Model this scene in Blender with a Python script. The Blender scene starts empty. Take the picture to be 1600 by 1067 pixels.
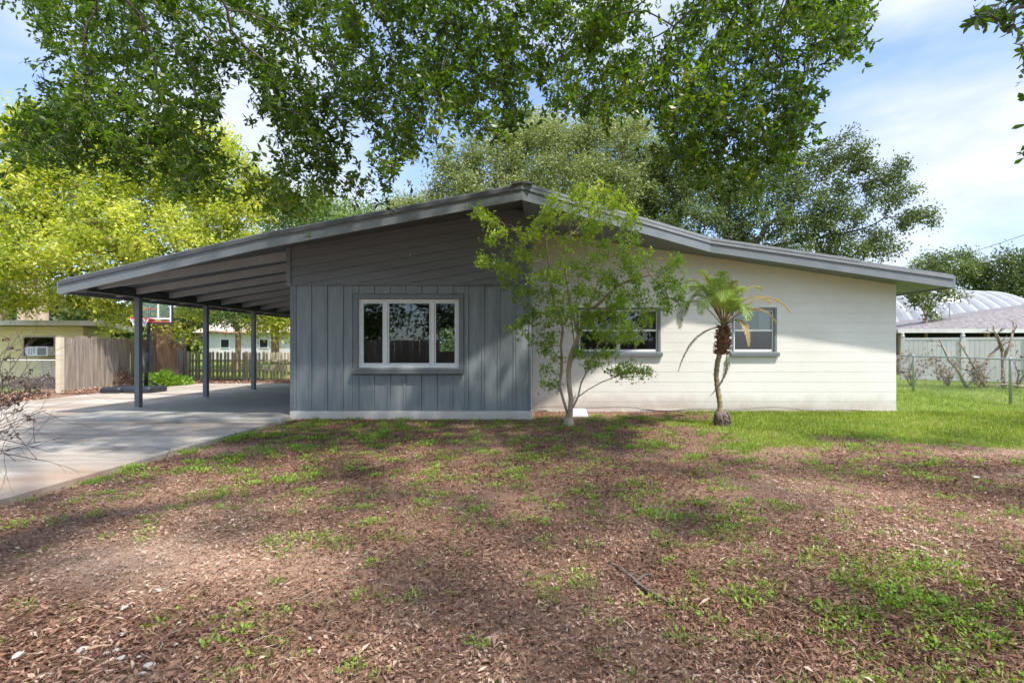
import bpy, math, random
import numpy as np
from mathutils import Vector
random.seed(7); RNG = np.random.default_rng(11)
S = bpy.context.scene
COL = S.collection
PI = math.pi
F = 800.0; CX = 850.0; HY = 540.0; EYE = 1.36      # focal length in photo pixels, principal point, eye height
def at(px, py, Y): return Vector(((px-CX)*Y/F, Y, EYE+(HY-py)*Y/F))
def gnd(px, py):
    s = (py-HY)/EYE
    return Vector(((px-CX)/s, F/s, 0))

# ------------------------------------------------------------------ helpers
ORG = {}
def tag(o, label=None, cat=None, group=None, kind=None):
    if label: o['label'] = label
    if cat: o['category'] = cat
    if group: o['group'] = group
    if kind: o['kind'] = kind
    return o
def thing(name, label, cat, loc=(0,0,0), group=None):
    o = bpy.data.objects.new(name, None); COL.objects.link(o)
    o.location = loc; ORG[o.name] = Vector(loc); o.empty_display_size = .2
    return tag(o, label, cat, group)
def link(name, me, mat, parent=None, org=None):
    o = bpy.data.objects.new(name, me); COL.objects.link(o)
    if mat is not None:
        for m in (mat if isinstance(mat, (list, tuple)) else [mat]): me.materials.append(m)
    if parent is not None:
        w = ORG[parent.name]; o.parent = parent
        me.transform(__import__('mathutils').Matrix.Translation(-w)); ORG[o.name] = w.copy()
    elif org is not None:
        w = Vector(org); me.transform(__import__('mathutils').Matrix.Translation(-w)); o.location = w; ORG[o.name] = w
    else: ORG[o.name] = Vector((0,0,0))
    return o
class MB:
    def __init__(s): s.v = []; s.f = []; s.m = []
    def add(s, vs, fs, mi=0):
        b = len(s.v); s.v += [tuple(v) for v in vs]
        for f in fs: s.f.append([b+i for i in f]); s.m.append(mi)
        return s
    def box(s, x0, x1, y0, y1, z0, z1, mi=0):
        return s.add([(x0,y0,z0),(x1,y0,z0),(x1,y1,z0),(x0,y1,z0),(x0,y0,z1),(x1,y0,z1),(x1,y1,z1),(x0,y1,z1)],
              [(0,3,2,1),(4,5,6,7),(0,1,5,4),(1,2,6,5),(2,3,7,6),(3,0,4,7)], mi)
    def hexa(s, p, mi=0):   # 8 points: bottom 4 ccw, top 4 ccw
        return s.add(p, [(0,3,2,1),(4,5,6,7),(0,1,5,4),(1,2,6,5),(2,3,7,6),(3,0,4,7)], mi)
    def obox(s, c, ax, ay, az, mi=0):
        c, ax, ay, az = map(Vector, (c, ax, ay, az)); p = []
        for k in (-1, 1):
            for i, j in ((-1,-1),(1,-1),(1,1),(-1,1)): p.append(c+ax*i+ay*j+az*k)
        return s.hexa(p, mi)
    def beam(s, a, b, w, h, up=(0,0,1), mi=0):
        a, b = Vector(a), Vector(b); d = (b-a); L = d.length; d.normalize()
        sd = d.cross(Vector(up)).normalized(); u = sd.cross(d)
        return s.obox((a+b)/2, d*L/2, sd*w/2, u*h/2, mi)
    def tube(s, pts, rad, n=8, cap=True, mi=0):
        pts = [Vector(p) for p in pts]; N = len(pts)
        if not hasattr(rad, '__len__'): rad = [rad]*N
        ref = None; rings = []
        for i, p in enumerate(pts):
            t = (pts[min(i+1,N-1)]-pts[max(i-1,0)])
            t = t.normalized() if t.length > 1e-9 else Vector((0,0,1))
            if ref is None:
                ref = Vector((1,0,0)) if abs(t.x) < .8 else Vector((0,1,0))
            a = (ref - t*ref.dot(t))
            if a.length < 1e-6: a = t.orthogonal()
            a.normalize(); b = t.cross(a); ref = a
            rings.append([p+(a*math.cos(2*PI*k/n)+b*math.sin(2*PI*k/n))*rad[i] for k in range(n)])
        vs = [v for r in rings for v in r]; fs = []
        for i in range(N-1):
            for k in range(n):
                k2 = (k+1) % n
                fs.append((i*n+k, i*n+k2, (i+1)*n+k2, (i+1)*n+k))
        if cap: fs.append(tuple(range(n-1,-1,-1))); fs.append(tuple((N-1)*n+k for k in range(n)))
        return s.add(vs, fs, mi)
    def poly_prism(s, poly, y0, y1f, mi=0):
        # polygon in (x,z); back at y0; front y given by function y1f(x,z)
        n = len(poly)
        vs = [(x, y1f(x,z), z) for x, z in poly] + [(x, y0, z) for x, z in poly]
        fs = [tuple(range(n)), tuple(range(2*n-1, n-1, -1))]
        for i in range(n):
            j = (i+1) % n; fs.append((i, n+i, n+j, j))
        return s.add(vs, fs, mi)
    def build(s, name, mat, parent=None, smooth=False, org=None, bevel=0):
        me = bpy.data.meshes.new(name); me.from_pydata(s.v, [], s.f); 
        if any(s.m): me.polygons.foreach_set('material_index', s.m)
        import bmesh
        bm = bmesh.new(); bm.from_mesh(me); bmesh.ops.recalc_face_normals(bm, faces=bm.faces); bm.to_mesh(me); bm.free()
        if smooth: me.polygons.foreach_set('use_smooth', [True]*len(me.polygons))
        o = link(name, me, mat, parent, org)
        if bevel:
            b = o.modifiers.new('bevel', 'BEVEL'); b.width = bevel; b.segments = 2; b.limit_method = 'ANGLE'
        return o
def clip(poly, a, b, c):            # keep a*x+b*z+c >= 0
    out = []
    for i in range(len(poly)):
        p, q = poly[i], poly[(i+1) % len(poly)]
        dp, dq = a*p[0]+b*p[1]+c, a*q[0]+b*q[1]+c
        if dp >= 0: out.append(p)
        if (dp > 0 and dq < 0) or (dp < 0 and dq > 0):
            t = dp/(dp-dq); out.append((p[0]+(q[0]-p[0])*t, p[1]+(q[1]-p[1])*t))
    return out
def cliprect(poly, x0, x1, z0, z1):
    for a, b, c in ((1,0,-x0), (-1,0,x1), (0,1,-z0), (0,-1,z1)):
        poly = clip(poly, a, b, c)
        if len(poly) < 3: return []
    return poly

# value noise -------------------------------------------------------
_tab = np.random.default_rng(3).random((256,256))
def vn(x, y):
    x = np.asarray(x, float); y = np.asarray(y, float)
    xi = np.floor(x).astype(int); yi = np.floor(y).astype(int); fx = x-xi; fy = y-yi
    fx = fx*fx*(3-2*fx); fy = fy*fy*(3-2*fy)
    g = lambda i, j: _tab[i % 256, j % 256]
    return (g(xi,yi)*(1-fx)+g(xi+1,yi)*fx)*(1-fy)+(g(xi,yi+1)*(1-fx)+g(xi+1,yi+1)*fx)*fy
def fbm(x, y, o=4):
    s = 0; a = .5
    for k in range(o): s = s+a*vn(x*2**k+17*k, y*2**k+31*k); a *= .5
    return s/(1-.5**o)
def sst(a, b, x):
    t = np.clip((x-a)/(b-a), 0, 1); return t*t*(3-2*t)

# ------------------------------------------------------------------ materials
def nm(name):
    m = bpy.data.materials.new(name); m.use_nodes = True
    nt = m.node_tree; nt.nodes.clear()
    out = nt.nodes.new('ShaderNodeOutputMaterial')
    return m, nt, out
def N(nt, t, **kw):
    n = nt.nodes.new(t)
    for k, v in kw.items():
        if k in n.inputs: n.inputs[k].default_value = v
        else: setattr(n, k, v)
    return n
def rgba(c): return (c[0], c[1], c[2], 1)
def noise(nt, vec, scale, detail=5, rough=.6, dist=0):
    n = N(nt, 'ShaderNodeTexNoise', Scale=scale, Detail=detail, Roughness=rough, Distortion=dist)
    nt.links.new(vec, n.inputs['Vector']); return n.outputs['Fac']
def coords(nt, stretch=(1,1,1)):
    t = N(nt, 'ShaderNodeTexCoord'); g = N(nt, 'ShaderNodeMapping'); g.inputs['Scale'].default_value = stretch
    nt.links.new(t.outputs['Object'], g.inputs['Vector']); return g.outputs['Vector']
def ramp(nt, fac, stops):
    r = N(nt, 'ShaderNodeValToRGB'); e = r.color_ramp.elements
    while len(e) < len(stops): e.new(.5)
    for k, (p, c) in enumerate(stops): e[k].position = p; e[k].color = rgba(c)
    nt.links.new(fac, r.inputs['Fac']); return r.outputs['Color']
def mixc(nt, fac, a, b, mode='MIX'):
    m = N(nt, 'ShaderNodeMix', data_type='RGBA', blend_type=mode)
    for s, v in ((0, fac), (6, a), (7, b)):
        if hasattr(v, 'links'): nt.links.new(v, m.inputs[s])
        else: m.inputs[s].default_value = v if s == 0 else rgba(v)
    return m.outputs[2]
def pm(name, c1, c2, scale=3, rough=.7, bump=.2, stretch=(1,1,1), fine=40, c3=None, metal=0, bdist=.01, spec=.4, dirt=0):
    m, nt, out = nm(name); v = coords(nt, stretch)
    a = noise(nt, v, scale, 6); b = noise(nt, v, fine, 4)
    st = [(.3, c1), (.7, c2)] if c3 is None else [(.25, c1), (.5, c2), (.75, c3)]
    c = ramp(nt, a, st)
    d = N(nt, 'ShaderNodeMapRange'); nt.links.new(b, d.inputs[0]); d.inputs[3].default_value = .82; d.inputs[4].default_value = 1.16
    g = N(nt, 'ShaderNodeHueSaturation'); nt.links.new(c, g.inputs['Color']); nt.links.new(d.outputs[0], g.inputs['Value'])
    col = g.outputs[0]
    if dirt:      # splash dirt near the ground, an uneven band of its own shape
        tc = N(nt, 'ShaderNodeNewGeometry'); sp = N(nt, 'ShaderNodeSeparateXYZ'); nt.links.new(tc.outputs['Position'], sp.inputs[0])
        big = noise(nt, v, 2.2, 5); mm = N(nt, 'ShaderNodeMath', operation='MULTIPLY_ADD'); nt.links.new(big, mm.inputs[0]); mm.inputs[1].default_value = -.5; 
        nt.links.new(sp.outputs['Z'], mm.inputs[2])
        mr = N(nt, 'ShaderNodeMapRange'); nt.links.new(mm.outputs[0], mr.inputs[0])
        mr.inputs[1].default_value = -.22; mr.inputs[2].default_value = .12; mr.inputs[3].default_value = dirt; mr.inputs[4].default_value = 0
        col = mixc(nt, mr.outputs[0], col, (.30,.22,.16))
    p = N(nt, 'ShaderNodeBsdfPrincipled', Roughness=rough, Metallic=metal)
    p.inputs['Specular IOR Level'].default_value = spec
    nt.links.new(col, p.inputs['Base Color'])
    if bump:
        bp = N(nt, 'ShaderNodeBump', Strength=bump, Distance=bdist); nt.links.new(b, bp.inputs['Height'])
        nt.links.new(bp.outputs[0], p.inputs['Normal'])
    nt.links.new(p.outputs[0], out.inputs[0]); return m
def leafmat(name, stops, trans=.45, rough=.45, tcol=(1.1,1.25,.6), spec=.35):
    m, nt, out = nm(name)
    a = N(nt, 'ShaderNodeAttribute', attribute_name='shade')
    c = ramp(nt, a.outputs['Fac'], stops)
    p = N(nt, 'ShaderNodeBsdfPrincipled', Roughness=rough); p.inputs['Specular IOR Level'].default_value = spec
    nt.links.new(c, p.inputs['Base Color'])
    t = N(nt, 'ShaderNodeBsdfTranslucent'); nt.links.new(mixc(nt, 1.0, c, tcol, 'MULTIPLY'), t.inputs[0])
    mx = N(nt, 'ShaderNodeMixShader'); mx.inputs[0].default_value = trans
    nt.links.new(p.outputs[0], mx.inputs[1]); nt.links.new(t.outputs[0], mx.inputs[2])
    nt.links.new(mx.outputs[0], out.inputs[0]); return m

G1, G2 = (.150,.170,.180), (.185,.205,.212)
M = {}
M['gray'] = pm('gray_paint', G1, G2, 2.2, .55, .5, (1,1,1), 34, bdist=.006)
M['graywall'] = pm('gray_board_paint', (.185,.212,.222), (.265,.292,.298), 1.1, .6, .8, (10,10,1), 9, bdist=.006)
M['graylap'] = pm('gray_lap_paint', (.150,.155,.162), (.200,.206,.212), 1.1, .6, .5, (.6,1,6), 12, bdist=.004)
M['trim'] = pm('trim_paint', (.150,.166,.174), (.190,.206,.214), 3, .5, .3, fine=30)
M['rafter'] = pm('rafter_paint', (.30,.305,.305), (.36,.362,.36), 3, .6, .3, fine=30)
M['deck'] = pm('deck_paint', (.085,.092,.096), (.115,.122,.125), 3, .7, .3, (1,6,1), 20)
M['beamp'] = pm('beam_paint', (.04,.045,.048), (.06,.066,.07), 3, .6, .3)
M['cream'] = pm('cream_block_paint', (.665,.63,.57), (.75,.72,.665), .8, .65, .35, fine=60, bdist=.004, dirt=.65)
M['creamjoint'] = pm('cream_joint', (.62,.57,.50), (.68,.63,.56), 2, .7, .2)
M['white'] = pm('white_paint', (.74,.73,.71), (.82,.81,.79), 3, .45, .1)
M['plinth'] = pm('plinth_white', (.68,.66,.62), (.80,.78,.74), 2, .7, .4, dirt=.45)
M['roof'] = pm('roof_shingle', (.15,.16,.165), (.23,.24,.245), 4, .85, .9, fine=70, bdist=.01)
M['edge'] = pm('roof_edge', (.18,.19,.195), (.25,.26,.265), 4, .5, .2)
M['edgedark'] = pm('roof_edge_dark', (.07,.075,.08), (.10,.105,.11), 4, .6, .2)
M['conc'] = pm('concrete', (.36,.33,.29), (.52,.49,.44), .9, .85, .5, fine=55, c3=(.62,.59,.54), bdist=.004)
M['slab'] = pm('carport_slab', (.30,.285,.255), (.40,.385,.35), 1.2, .8, .4, fine=55, bdist=.003)
M['oldwood'] = pm('weathered_board', (.17,.125,.095), (.46,.385,.33), 2.6, .85, .9, (5,5,.35), 16, bdist=.01)
M['picket'] = pm('picket_wood', (.40,.35,.22), (.54,.48,.33), 3, .85, .8, (8,8,.5), 10, bdist=.01)
M['bark'] = pm('bark_brown', (.22,.125,.08), (.42,.27,.18), 3, .9, 1, (3,3,.6), 12, bdist=.03)
M['oakbark'] = pm('bark_oak', (.07,.055,.045), (.16,.13,.105), 3, .9, 1, (3,3,.6), 14, bdist=.02)
M['palebark'] = pm('bark_pale', (.30,.22,.15), (.46,.37,.28), 5, .8, .6, (2,2,.4), 12, bdist=.01)
M['palmbark'] = pm('bark_palm', (.20,.16,.08), (.38,.32,.18), 3, .9, .8, (1,1,9), 9, bdist=.02)
M['palmbulb'] = pm('palm_root', (.10,.07,.05), (.24,.19,.15), 9, .95, 1, (1,1,1), 25, bdist=.03)
M['deadwood'] = pm('dead_branch', (.20,.15,.11), (.36,.28,.22), 5, .9, .5)
M['twig'] = pm('dry_twig', (.09,.07,.06), (.2,.16,.13), 9, .9, .3)
M['steel'] = pm('galvanised_steel', (.38,.39,.40), (.5,.51,.52), 6, .45, .1, metal=.6)
M['yellow'] = pm('yellow_stucco', (.66,.56,.27), (.74,.64,.33), 1, .8, .4)
M['soff'] = pm('soffit_tan', (.40,.33,.26), (.5,.42,.34), 2, .8, .2)
M['vinyl'] = pm('vinyl_white', (.42,.40,.37), (.56,.54,.51), .9, .5, .1, (1,1,.3), 5)
M['black'] = pm('black_plastic', (.018,.02,.026), (.03,.033,.042), 4, .35, .2)
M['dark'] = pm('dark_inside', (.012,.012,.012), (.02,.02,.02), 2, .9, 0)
M['red'] = pm('red_paint', (.50,.06,.04), (.6,.08,.06), 4, .5, .1)
M['metalroof'] = pm('white_metal_panel', (.15,.155,.165), (.20,.205,.215), 1, .75, .1, spec=.2)
M['metalrib'] = pm('white_metal_rib', (.30,.31,.33), (.38,.385,.40), 1, .75, .1, spec=.2)
M['shingle'] = pm('neighbour_shingle', (.12,.105,.105), (.25,.225,.225), 6, .9, 1, (1,1,1), 9, bdist=.03)
M['room'] = pm('room_wall', (.30,.29,.27), (.34,.33,.31), 1, .9, 0)
M['floorr'] = pm('room_floor', (.12,.09,.07), (.16,.12,.09), 1, .6, 0)
M['curtain'] = pm('curtain', (.62,.61,.58), (.72,.71,.68), 3, .9, .1)
M['stone'] = pm('pale_stone', (.34,.31,.27), (.60,.57,.52), 22, .9, 1)
M['rubber'] = pm('cable', (.18,.17,.17), (.26,.25,.24), 5, .6, .1)
def glassmat(name, tint=(.75,.8,.8), refl=.085):
    m, nt, out = nm(name)
    fr = N(nt, 'ShaderNodeFresnel', IOR=1.5); ad = N(nt, 'ShaderNodeMath', operation='ADD'); nt.links.new(fr.outputs[0], ad.inputs[0]); ad.inputs[1].default_value = refl-.04
    t = N(nt, 'ShaderNodeBsdfTransparent'); t.inputs[0].default_value = rgba(tint)
    g = N(nt, 'ShaderNodeBsdfGlossy', Roughness=.015)
    mx = N(nt, 'ShaderNodeMixShader'); nt.links.new(ad.outputs[0], mx.inputs[0]); nt.links.new(t.outputs[0], mx.inputs[1]); nt.links.new(g.outputs[0], mx.inputs[2])
    nt.links.new(mx.outputs[0], out.inputs[0]); return m
M['glass'] = glassmat('window_glass'); M['acryl'] = glassmat('acrylic', (.82,.86,.84), .06)
M['glassdim'] = glassmat('window_screen', (.42,.44,.45), .07)

# leaves: shade attribute runs 0..1
M['l_oak'] = leafmat('leaf_oak', [(0,(.030,.050,.008)), (.45,(.085,.130,.018)), (.8,(.150,.205,.028)), (1,(.26,.26,.05))], .5, .35, (1.5,1.9,.5))
M['l_camphor'] = leafmat('leaf_camphor', [(0,(.07,.10,.018)), (.35,(.30,.36,.05)), (.7,(.58,.58,.12)), (1,(.70,.66,.22))], .5, .45, (1.3,1.35,.5))
M['l_pale'] = leafmat('leaf_pale_oak', [(0,(.10,.12,.04)), (.5,(.25,.28,.10)), (1,(.42,.43,.18))], .35, .5)
M['l_dark'] = leafmat('leaf_dark_oak', [(0,(.04,.06,.02)), (.5,(.115,.15,.045)), (1,(.21,.25,.08))], .35, .45)
M['l_myrtle'] = leafmat('leaf_myrtle', [(0,(.09,.16,.02)), (.45,(.22,.34,.04)), (.8,(.40,.50,.06)), (1,(.56,.58,.10))], .45, .4, (1.3,1.4,.5))
M['l_far'] = leafmat('leaf_far', [(0,(.05,.085,.025)), (.5,(.11,.17,.045)), (1,(.22,.29,.08))], .35, .5)
M['l_weed'] = leafmat('leaf_weed', [(0,(.09,.16,.02)), (.5,(.20,.33,.04)), (1,(.34,.46,.07))], .4, .45, (1.3,1.4,.5))
M['l_grass'] = leafmat('leaf_grass', [(0,(.13,.17,.025)), (.5,(.27,.34,.045)), (.85,(.38,.42,.08)), (1,(.48,.42,.18))], .35, .5, (1.2,1.3,.5))
M['l_litter'] = leafmat('leaf_litter', [(0,(.07,.036,.023)), (.28,(.17,.088,.058)), (.58,(.31,.172,.115)), (.84,(.44,.275,.19)), (1,(.56,.42,.32))], .12, .75, (1,1,1), .15)
M['l_palm'] = leafmat('leaf_palm', [(0,(.14,.18,.09)), (.4,(.20,.34,.05)), (.6,(.24,.30,.05)), (.8,(.48,.34,.13)), (1,(.40,.24,.10))], .35, .4, (1.3,1.3,.6))
M['l_dead'] = leafmat('leaf_dead', [(0,(.10,.062,.040)), (1,(.34,.23,.15))], .2, .7, (1,1,1))
M['l_pink'] = leafmat('leaf_dead_pink', [(0,(.20,.12,.09)), (1,(.40,.27,.20))], .3, .7, (1,1,1))

# ------------------------------------------------------------------ leaves & trees
def quadmesh(name, V, shade, nper=4):
    """V: (n, nper, 3)"""
    n = len(V); me = bpy.data.meshes.new(name)
    me.vertices.add(n*nper); me.vertices.foreach_set('co', V.reshape(-1).astype(np.float32))
    me.loops.add(n*nper); me.loops.foreach_set('vertex_index', np.arange(n*nper, dtype=np.int32))
    me.polygons.add(n); me.polygons.foreach_set('loop_start', np.arange(n, dtype=np.int32)*nper)
    me.polygons.foreach_set('loop_total', np.full(n, nper, dtype=np.int32))
    me.update(calc_edges=True)
    a = me.attributes.new('shade', 'FLOAT', 'POINT'); a.data.foreach_set('value', np.repeat(shade, nper).astype(np.float32))
    return me
def unit(a): return a/np.maximum(np.linalg.norm(a, axis=-1, keepdims=True), 1e-9)
def leaf_quads(c, d, nrm, L, W, fold=.15, wide=.55, nper=4):
    d = unit(d); s = unit(np.cross(d, nrm)); n = np.cross(s, d)
    L = np.asarray(L).reshape(-1,1); W = np.asarray(W).reshape(-1,1)
    if nper == 4:
        return np.stack([c, c+d*L*wide+s*W*.5+n*W*fold, c+d*L, c+d*L*wide-s*W*.5+n*W*fold], 1)
    return np.stack([c, c+d*L*.35+s*W*.33, c+d*L*.72+s*W*.5, c+d*L-n*W*.2, c+d*L*.72-s*W*.5, c+d*L*.35-s*W*.33], 1)
def rdir(n, rng=RNG): return unit(rng.normal(size=(n,3)))
def colonize(attr, seeds, par, step, kill, maxit=400, jit=.25, sag=0, rng=RNG):
    pos = [np.array(p, float) for p in seeds]; par = list(par)
    A = np.array(attr, float); P = np.array(pos)
    D = np.linalg.norm(A[:,None]-P[None], axis=2); near = D.argmin(1); dist = D.min(1); alive = np.ones(len(A), bool)
    for it in range(maxit):
        idx = np.where(alive)[0]
        if len(idx) == 0: break
        nn = near[idx]; v = unit(A[idx]-P[nn]); u, inv = np.unique(nn, return_inverse=True)
        acc = np.zeros((len(u),3)); np.add.at(acc, inv, v)
        dirs = unit(unit(acc)+rng.normal(size=acc.shape)*jit+np.array([0,0,-sag]))
        new = P[u]+dirs*step
        b = len(P); P = np.vstack([P, new]); par += [int(k) for k in u]
        D2 = np.linalg.norm(A[idx][:,None]-new[None], axis=2); m = D2.argmin(1); md = D2[np.arange(len(idx)), m]
        better = md < dist[idx]; near[idx[better]] = b+m[better]; dist[idx[better]] = md[better]
        alive &= dist > kill
    return P, np.array(par)
def branch_mesh(P, par, tip=.006, expo=2.3, base=None, rmin_draw=0, n_hi=9, bp=2.2):
    n = len(P); kids = [[] for _ in range(n)]
    for i, p in enumerate(par):
        if p >= 0: kids[p].append(i)
    acc = np.zeros(n); R = np.zeros(n)
    for i in range(n-1, -1, -1):
        R[i] = max(tip, acc[i]**(1/expo)) if acc[i] > 0 else tip
        if par[i] >= 0: acc[par[i]] += R[i]**expo
    if base: 
        k = base/R[0]; R = R*(1+(k-1)*(R/R[0])**bp)
    mb = MB(); starts = [(0, None)]
    while starts:
        i, pre = starts.pop(); ch = [] if pre is None else [pre]
        ch.append(i); cur = i
        while kids[cur]:
            ks = sorted(kids[cur], key=lambda k: -R[k])
            for k in ks[1:]: starts.append((k, cur))
            cur = ks[0]; ch.append(cur)
        pts = [P[k] for k in ch]; rr = [R[k] for k in ch]
        if pre is not None: rr[0] = min(R[pre], rr[1]*1.25)
        if max(rr) < rmin_draw or len(pts) < 2: continue
        mx = max(rr); mb.tube(pts, rr, n_hi if mx > .05 else (5 if mx > .02 else 4), cap=False)
    return mb, R, kids
def foliage(P, par, R, kids, rt, per, spread, L, W, rng=RNG, droop=.3, shell=None, nper=4, cl=.25, base=.5, pick=None, zup=.6):
    idx = np.where(R <= rt)[0]
    if pick is not None: idx = idx[pick(P[idx])]
    idx = idx[par[idx] >= 0]
    k = np.repeat(idx, per); n = len(k)
    bd = unit(P[k]-P[par[k]])
    # cluster-wise colour
    cs = rng.normal(size=len(P))*.55
    big = np.sin(P[:,0]*2.1+P[:,2]*1.7)+np.sin(P[:,1]*1.9-P[:,2]*2.3)
    sh = base+cl*(cs[k]*.5+big[k]*.25)+rng.normal(size=n)*.13
    t = rng.random((n,1))
    c = P[k]-(P[k]-P[par[k]])*t+rng.normal(size=(n,3))*spread
    d = unit(bd*.6+rdir(n, rng)*1.0+np.array([0,0,-droop])); nr = unit(rdir(n, rng)+np.array([0,0,zup]))
    l = L*(.65+.7*rng.random(n)); w = W*(.7+.6*rng.random(n))
    return leaf_quads(c, d, nr, l, w, nper=nper), np.clip(sh, 0, 1)
def rosettes(P, par, R, rt, groups, k, spread, L, W, rng, droop=.2, cl=.25, base=.5, pick=None, nper=4, tw=.35):
    # leaves in whorls round twig ends
    idx = np.where((R <= rt) & (par >= 0))[0]
    if pick is not None: idx = idx[pick(P[idx])]
    q = np.repeat(idx, groups); m = len(q); c0 = P[q]-(P[q]-P[par[q]])*rng.random((m,1))+rng.normal(size=(m,3))*spread
    ax = unit(unit(P[q]-P[par[q]])*.5+rdir(m, rng)*.9+np.array([0,0,-droop]))
    big = np.sin(P[q,0]*2.3+P[q,2]*2.9)+np.sin(P[q,1]*1.9-P[q,2]*2.3+P[q,0])
    sg = base+cl*(rng.normal(size=m)*.5+big*.3)
    j = np.repeat(np.arange(m), k); n = len(j)
    c = c0[j]+ax[j]*(rng.random((n,1))-.7)*L*1.3
    d = unit(ax[j]*tw+rdir(n, rng)*.8); nr = unit(ax[j]+rdir(n, rng)*.6+np.array([0,0,.5]))
    sh = sg[j]+rng.normal(size=n)*.10
    return leaf_quads(c, d, nr, L*(.6+.6*rng.random(n)), W*(.7+.6*rng.random(n)), nper=nper), np.clip(sh, 0, 1)
def in_poly(px, py, poly):
    ins = np.zeros(len(px), bool); j = len(poly)-1
    for i in range(len(poly)):
        xi, yi = poly[i]; xj, yj = poly[j]
        c = ((yi > py) != (yj > py)) & (px < (xj-xi)*(py-yi)/(yj-yi+1e-12)+xi); ins ^= c; j = i
    return ins
def attract_poly(poly, n, Y0, Y1, rng=RNG):
    poly = np.array(poly, float); x0, y0 = poly.min(0); x1, y1 = poly.max(0); out = []
    while sum(map(len, out)) < n:
        px = rng.uniform(x0, x1, n*2); py = rng.uniform(y0, y1, n*2); k = in_poly(px, py, poly); Y = rng.uniform(Y0, Y1, n*2)
        out.append(np.stack([(px-CX)*Y/F, Y, EYE+(HY-py)*Y/F], 1)[k])
    return np.vstack(out)[:n]
def attract_ell(ells, n, shellp=.5, rng=RNG):
    out = []; vol = np.array([e[3]*e[4]*e[5] for e in ells])**(.8); vol /= vol.sum()
    for e, v in zip(ells, vol):
        m = max(4, int(n*v)); d = rdir(m, rng); r = rng.random(m)**(1/3)
        r = np.where(rng.random(m) < shellp, .82+.18*r, r)
        out.append(np.array(e[:3])+d*r[:,None]*np.array(e[3:6]))
    return np.vstack(out)
def make_tree(name, label, cat, trunk, attr, step, kill, leafm, barkm, base_r, per, spread, L, W, rt=.02, tip=.008, group=None, sag=0, jit=.25,
              nper=4, droop=.3, seed=5, cl=.25, base=.5, rdraw=0, pick=None, extra=None, expo=2.8, zup=.6):
    rng = np.random.default_rng(seed)
    t = thing(name, label, cat, (trunk[0][0], trunk[0][1], 0), group)
    P, par = colonize(attr, trunk, [-1]+list(range(len(trunk)-1)), step, kill, jit=jit, sag=sag, rng=rng)
    mb, R, kids = branch_mesh(P, par, tip, expo, base_r, rdraw)
    mb.build('trunk', barkm, t, smooth=True)
    V, sh = foliage(P, par, R, kids, tip*1.95, per, spread, L, W, rng, droop, nper=nper, cl=cl, base=base, pick=pick, zup=zup)
    link('crown', quadmesh('crown', V, sh, nper), leafm, t)
    return t, P, par, R

# ------------------------------------------------------------------ ground
HX0, HX1, HXM = -4.66, 7.27, -.236          # house: gray left end, white right end, step between them
YG, YW = 9.46, 10.57                        # gray front plane, white front plane
def grassmask(x, y):
    n = fbm(x*.9+5, y*.9+9, 4)-.5; n2 = fbm(x*3+50, y*3, 3)-.5
    lawn = sst(-.35, .35, (y-6.75+.35*np.sin(x*1.1)+n*2.2+n2*.9))*sst(-.6, .5, x-2.6-np.maximum(0, 9.5-y)*.05+n*2.2+n2)
    back = sst(0, 1, y-20.3)
    left = sst(0, 1, -x-14.8)*.6
    return np.clip(np.maximum(np.maximum(lawn, back), left), 0, 1)
def gheight(x, y):
    h = (fbm(x*.7, y*.7, 3)-.5)*.05+(fbm(x*4, y*4, 3)-.5)*.022
    onpad = ((x > -12.7) & (x < -4.55) & (y < 18.4))
    inh = ((x > HX0+.05) & (x < HX1-.05) & (y > np.where(x < HXM-.05, YG+.06, YW+.06)) & (y < 19))
    near = np.clip((np.minimum(np.abs(x+4.6)+0*y, 9))/.5, 0, 1)
    h = h*np.where(x > -4.55, near, 1)
    wall = np.where((x > HX0-.3) & (x < HX1+.3), np.clip((np.where(x < HXM+.1, YG, YW)-y)/.8, 0, 1), 1); h = h*np.where(y < 11, wall, 1)
    far = 1-sst(14, 30, np.hypot(x, y)); h = h*far
    h = np.where(onpad | inh, -.05, h)
    return h
def axis(a, b, st, lo, hi):
    m = list(np.arange(a, b, st)); l = []; r = []; q = st
    v = a
    while v > lo: q *= 1.35; v -= q; l.append(max(v, lo))
    q = st; v = m[-1]
    while v < hi: q *= 1.35; v += q; r.append(min(v, hi))
    return np.array(l[::-1]+m+r)
gx = axis(-14, 15, .11, -420, 420); gy = axis(-1, 20, .10, -120, 700)
X, Yv = np.meshgrid(gx, gy); Z = gheight(X, Yv)
nx, ny = len(gx), len(gy)
me = bpy.data.meshes.new('ground'); V = np.stack([X, Yv, Z], 2).reshape(-1,3)
ii = (np.arange(ny-1)[:,None]*nx+np.arange(nx-1)[None]).reshape(-1)
FQ = np.stack([ii, ii+1, ii+nx+1, ii+nx], 1)
me.vertices.add(len(V)); me.vertices.foreach_set('co', V.reshape(-1))
me.loops.add(FQ.size); me.loops.foreach_set('vertex_index', FQ.reshape(-1).astype(np.int32))
me.polygons.add(len(FQ)); me.polygons.foreach_set('loop_start', np.arange(len(FQ), dtype=np.int32)*4); me.polygons.foreach_set('loop_total', np.full(len(FQ), 4, dtype=np.int32))
me.polygons.foreach_set('use_smooth', np.ones(len(FQ), bool)); me.update(calc_edges=True)
a = me.attributes.new('grass', 'FLOAT', 'POINT'); a.data.foreach_set('value', grassmask(X, Yv).reshape(-1).astype(np.float32))
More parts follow.
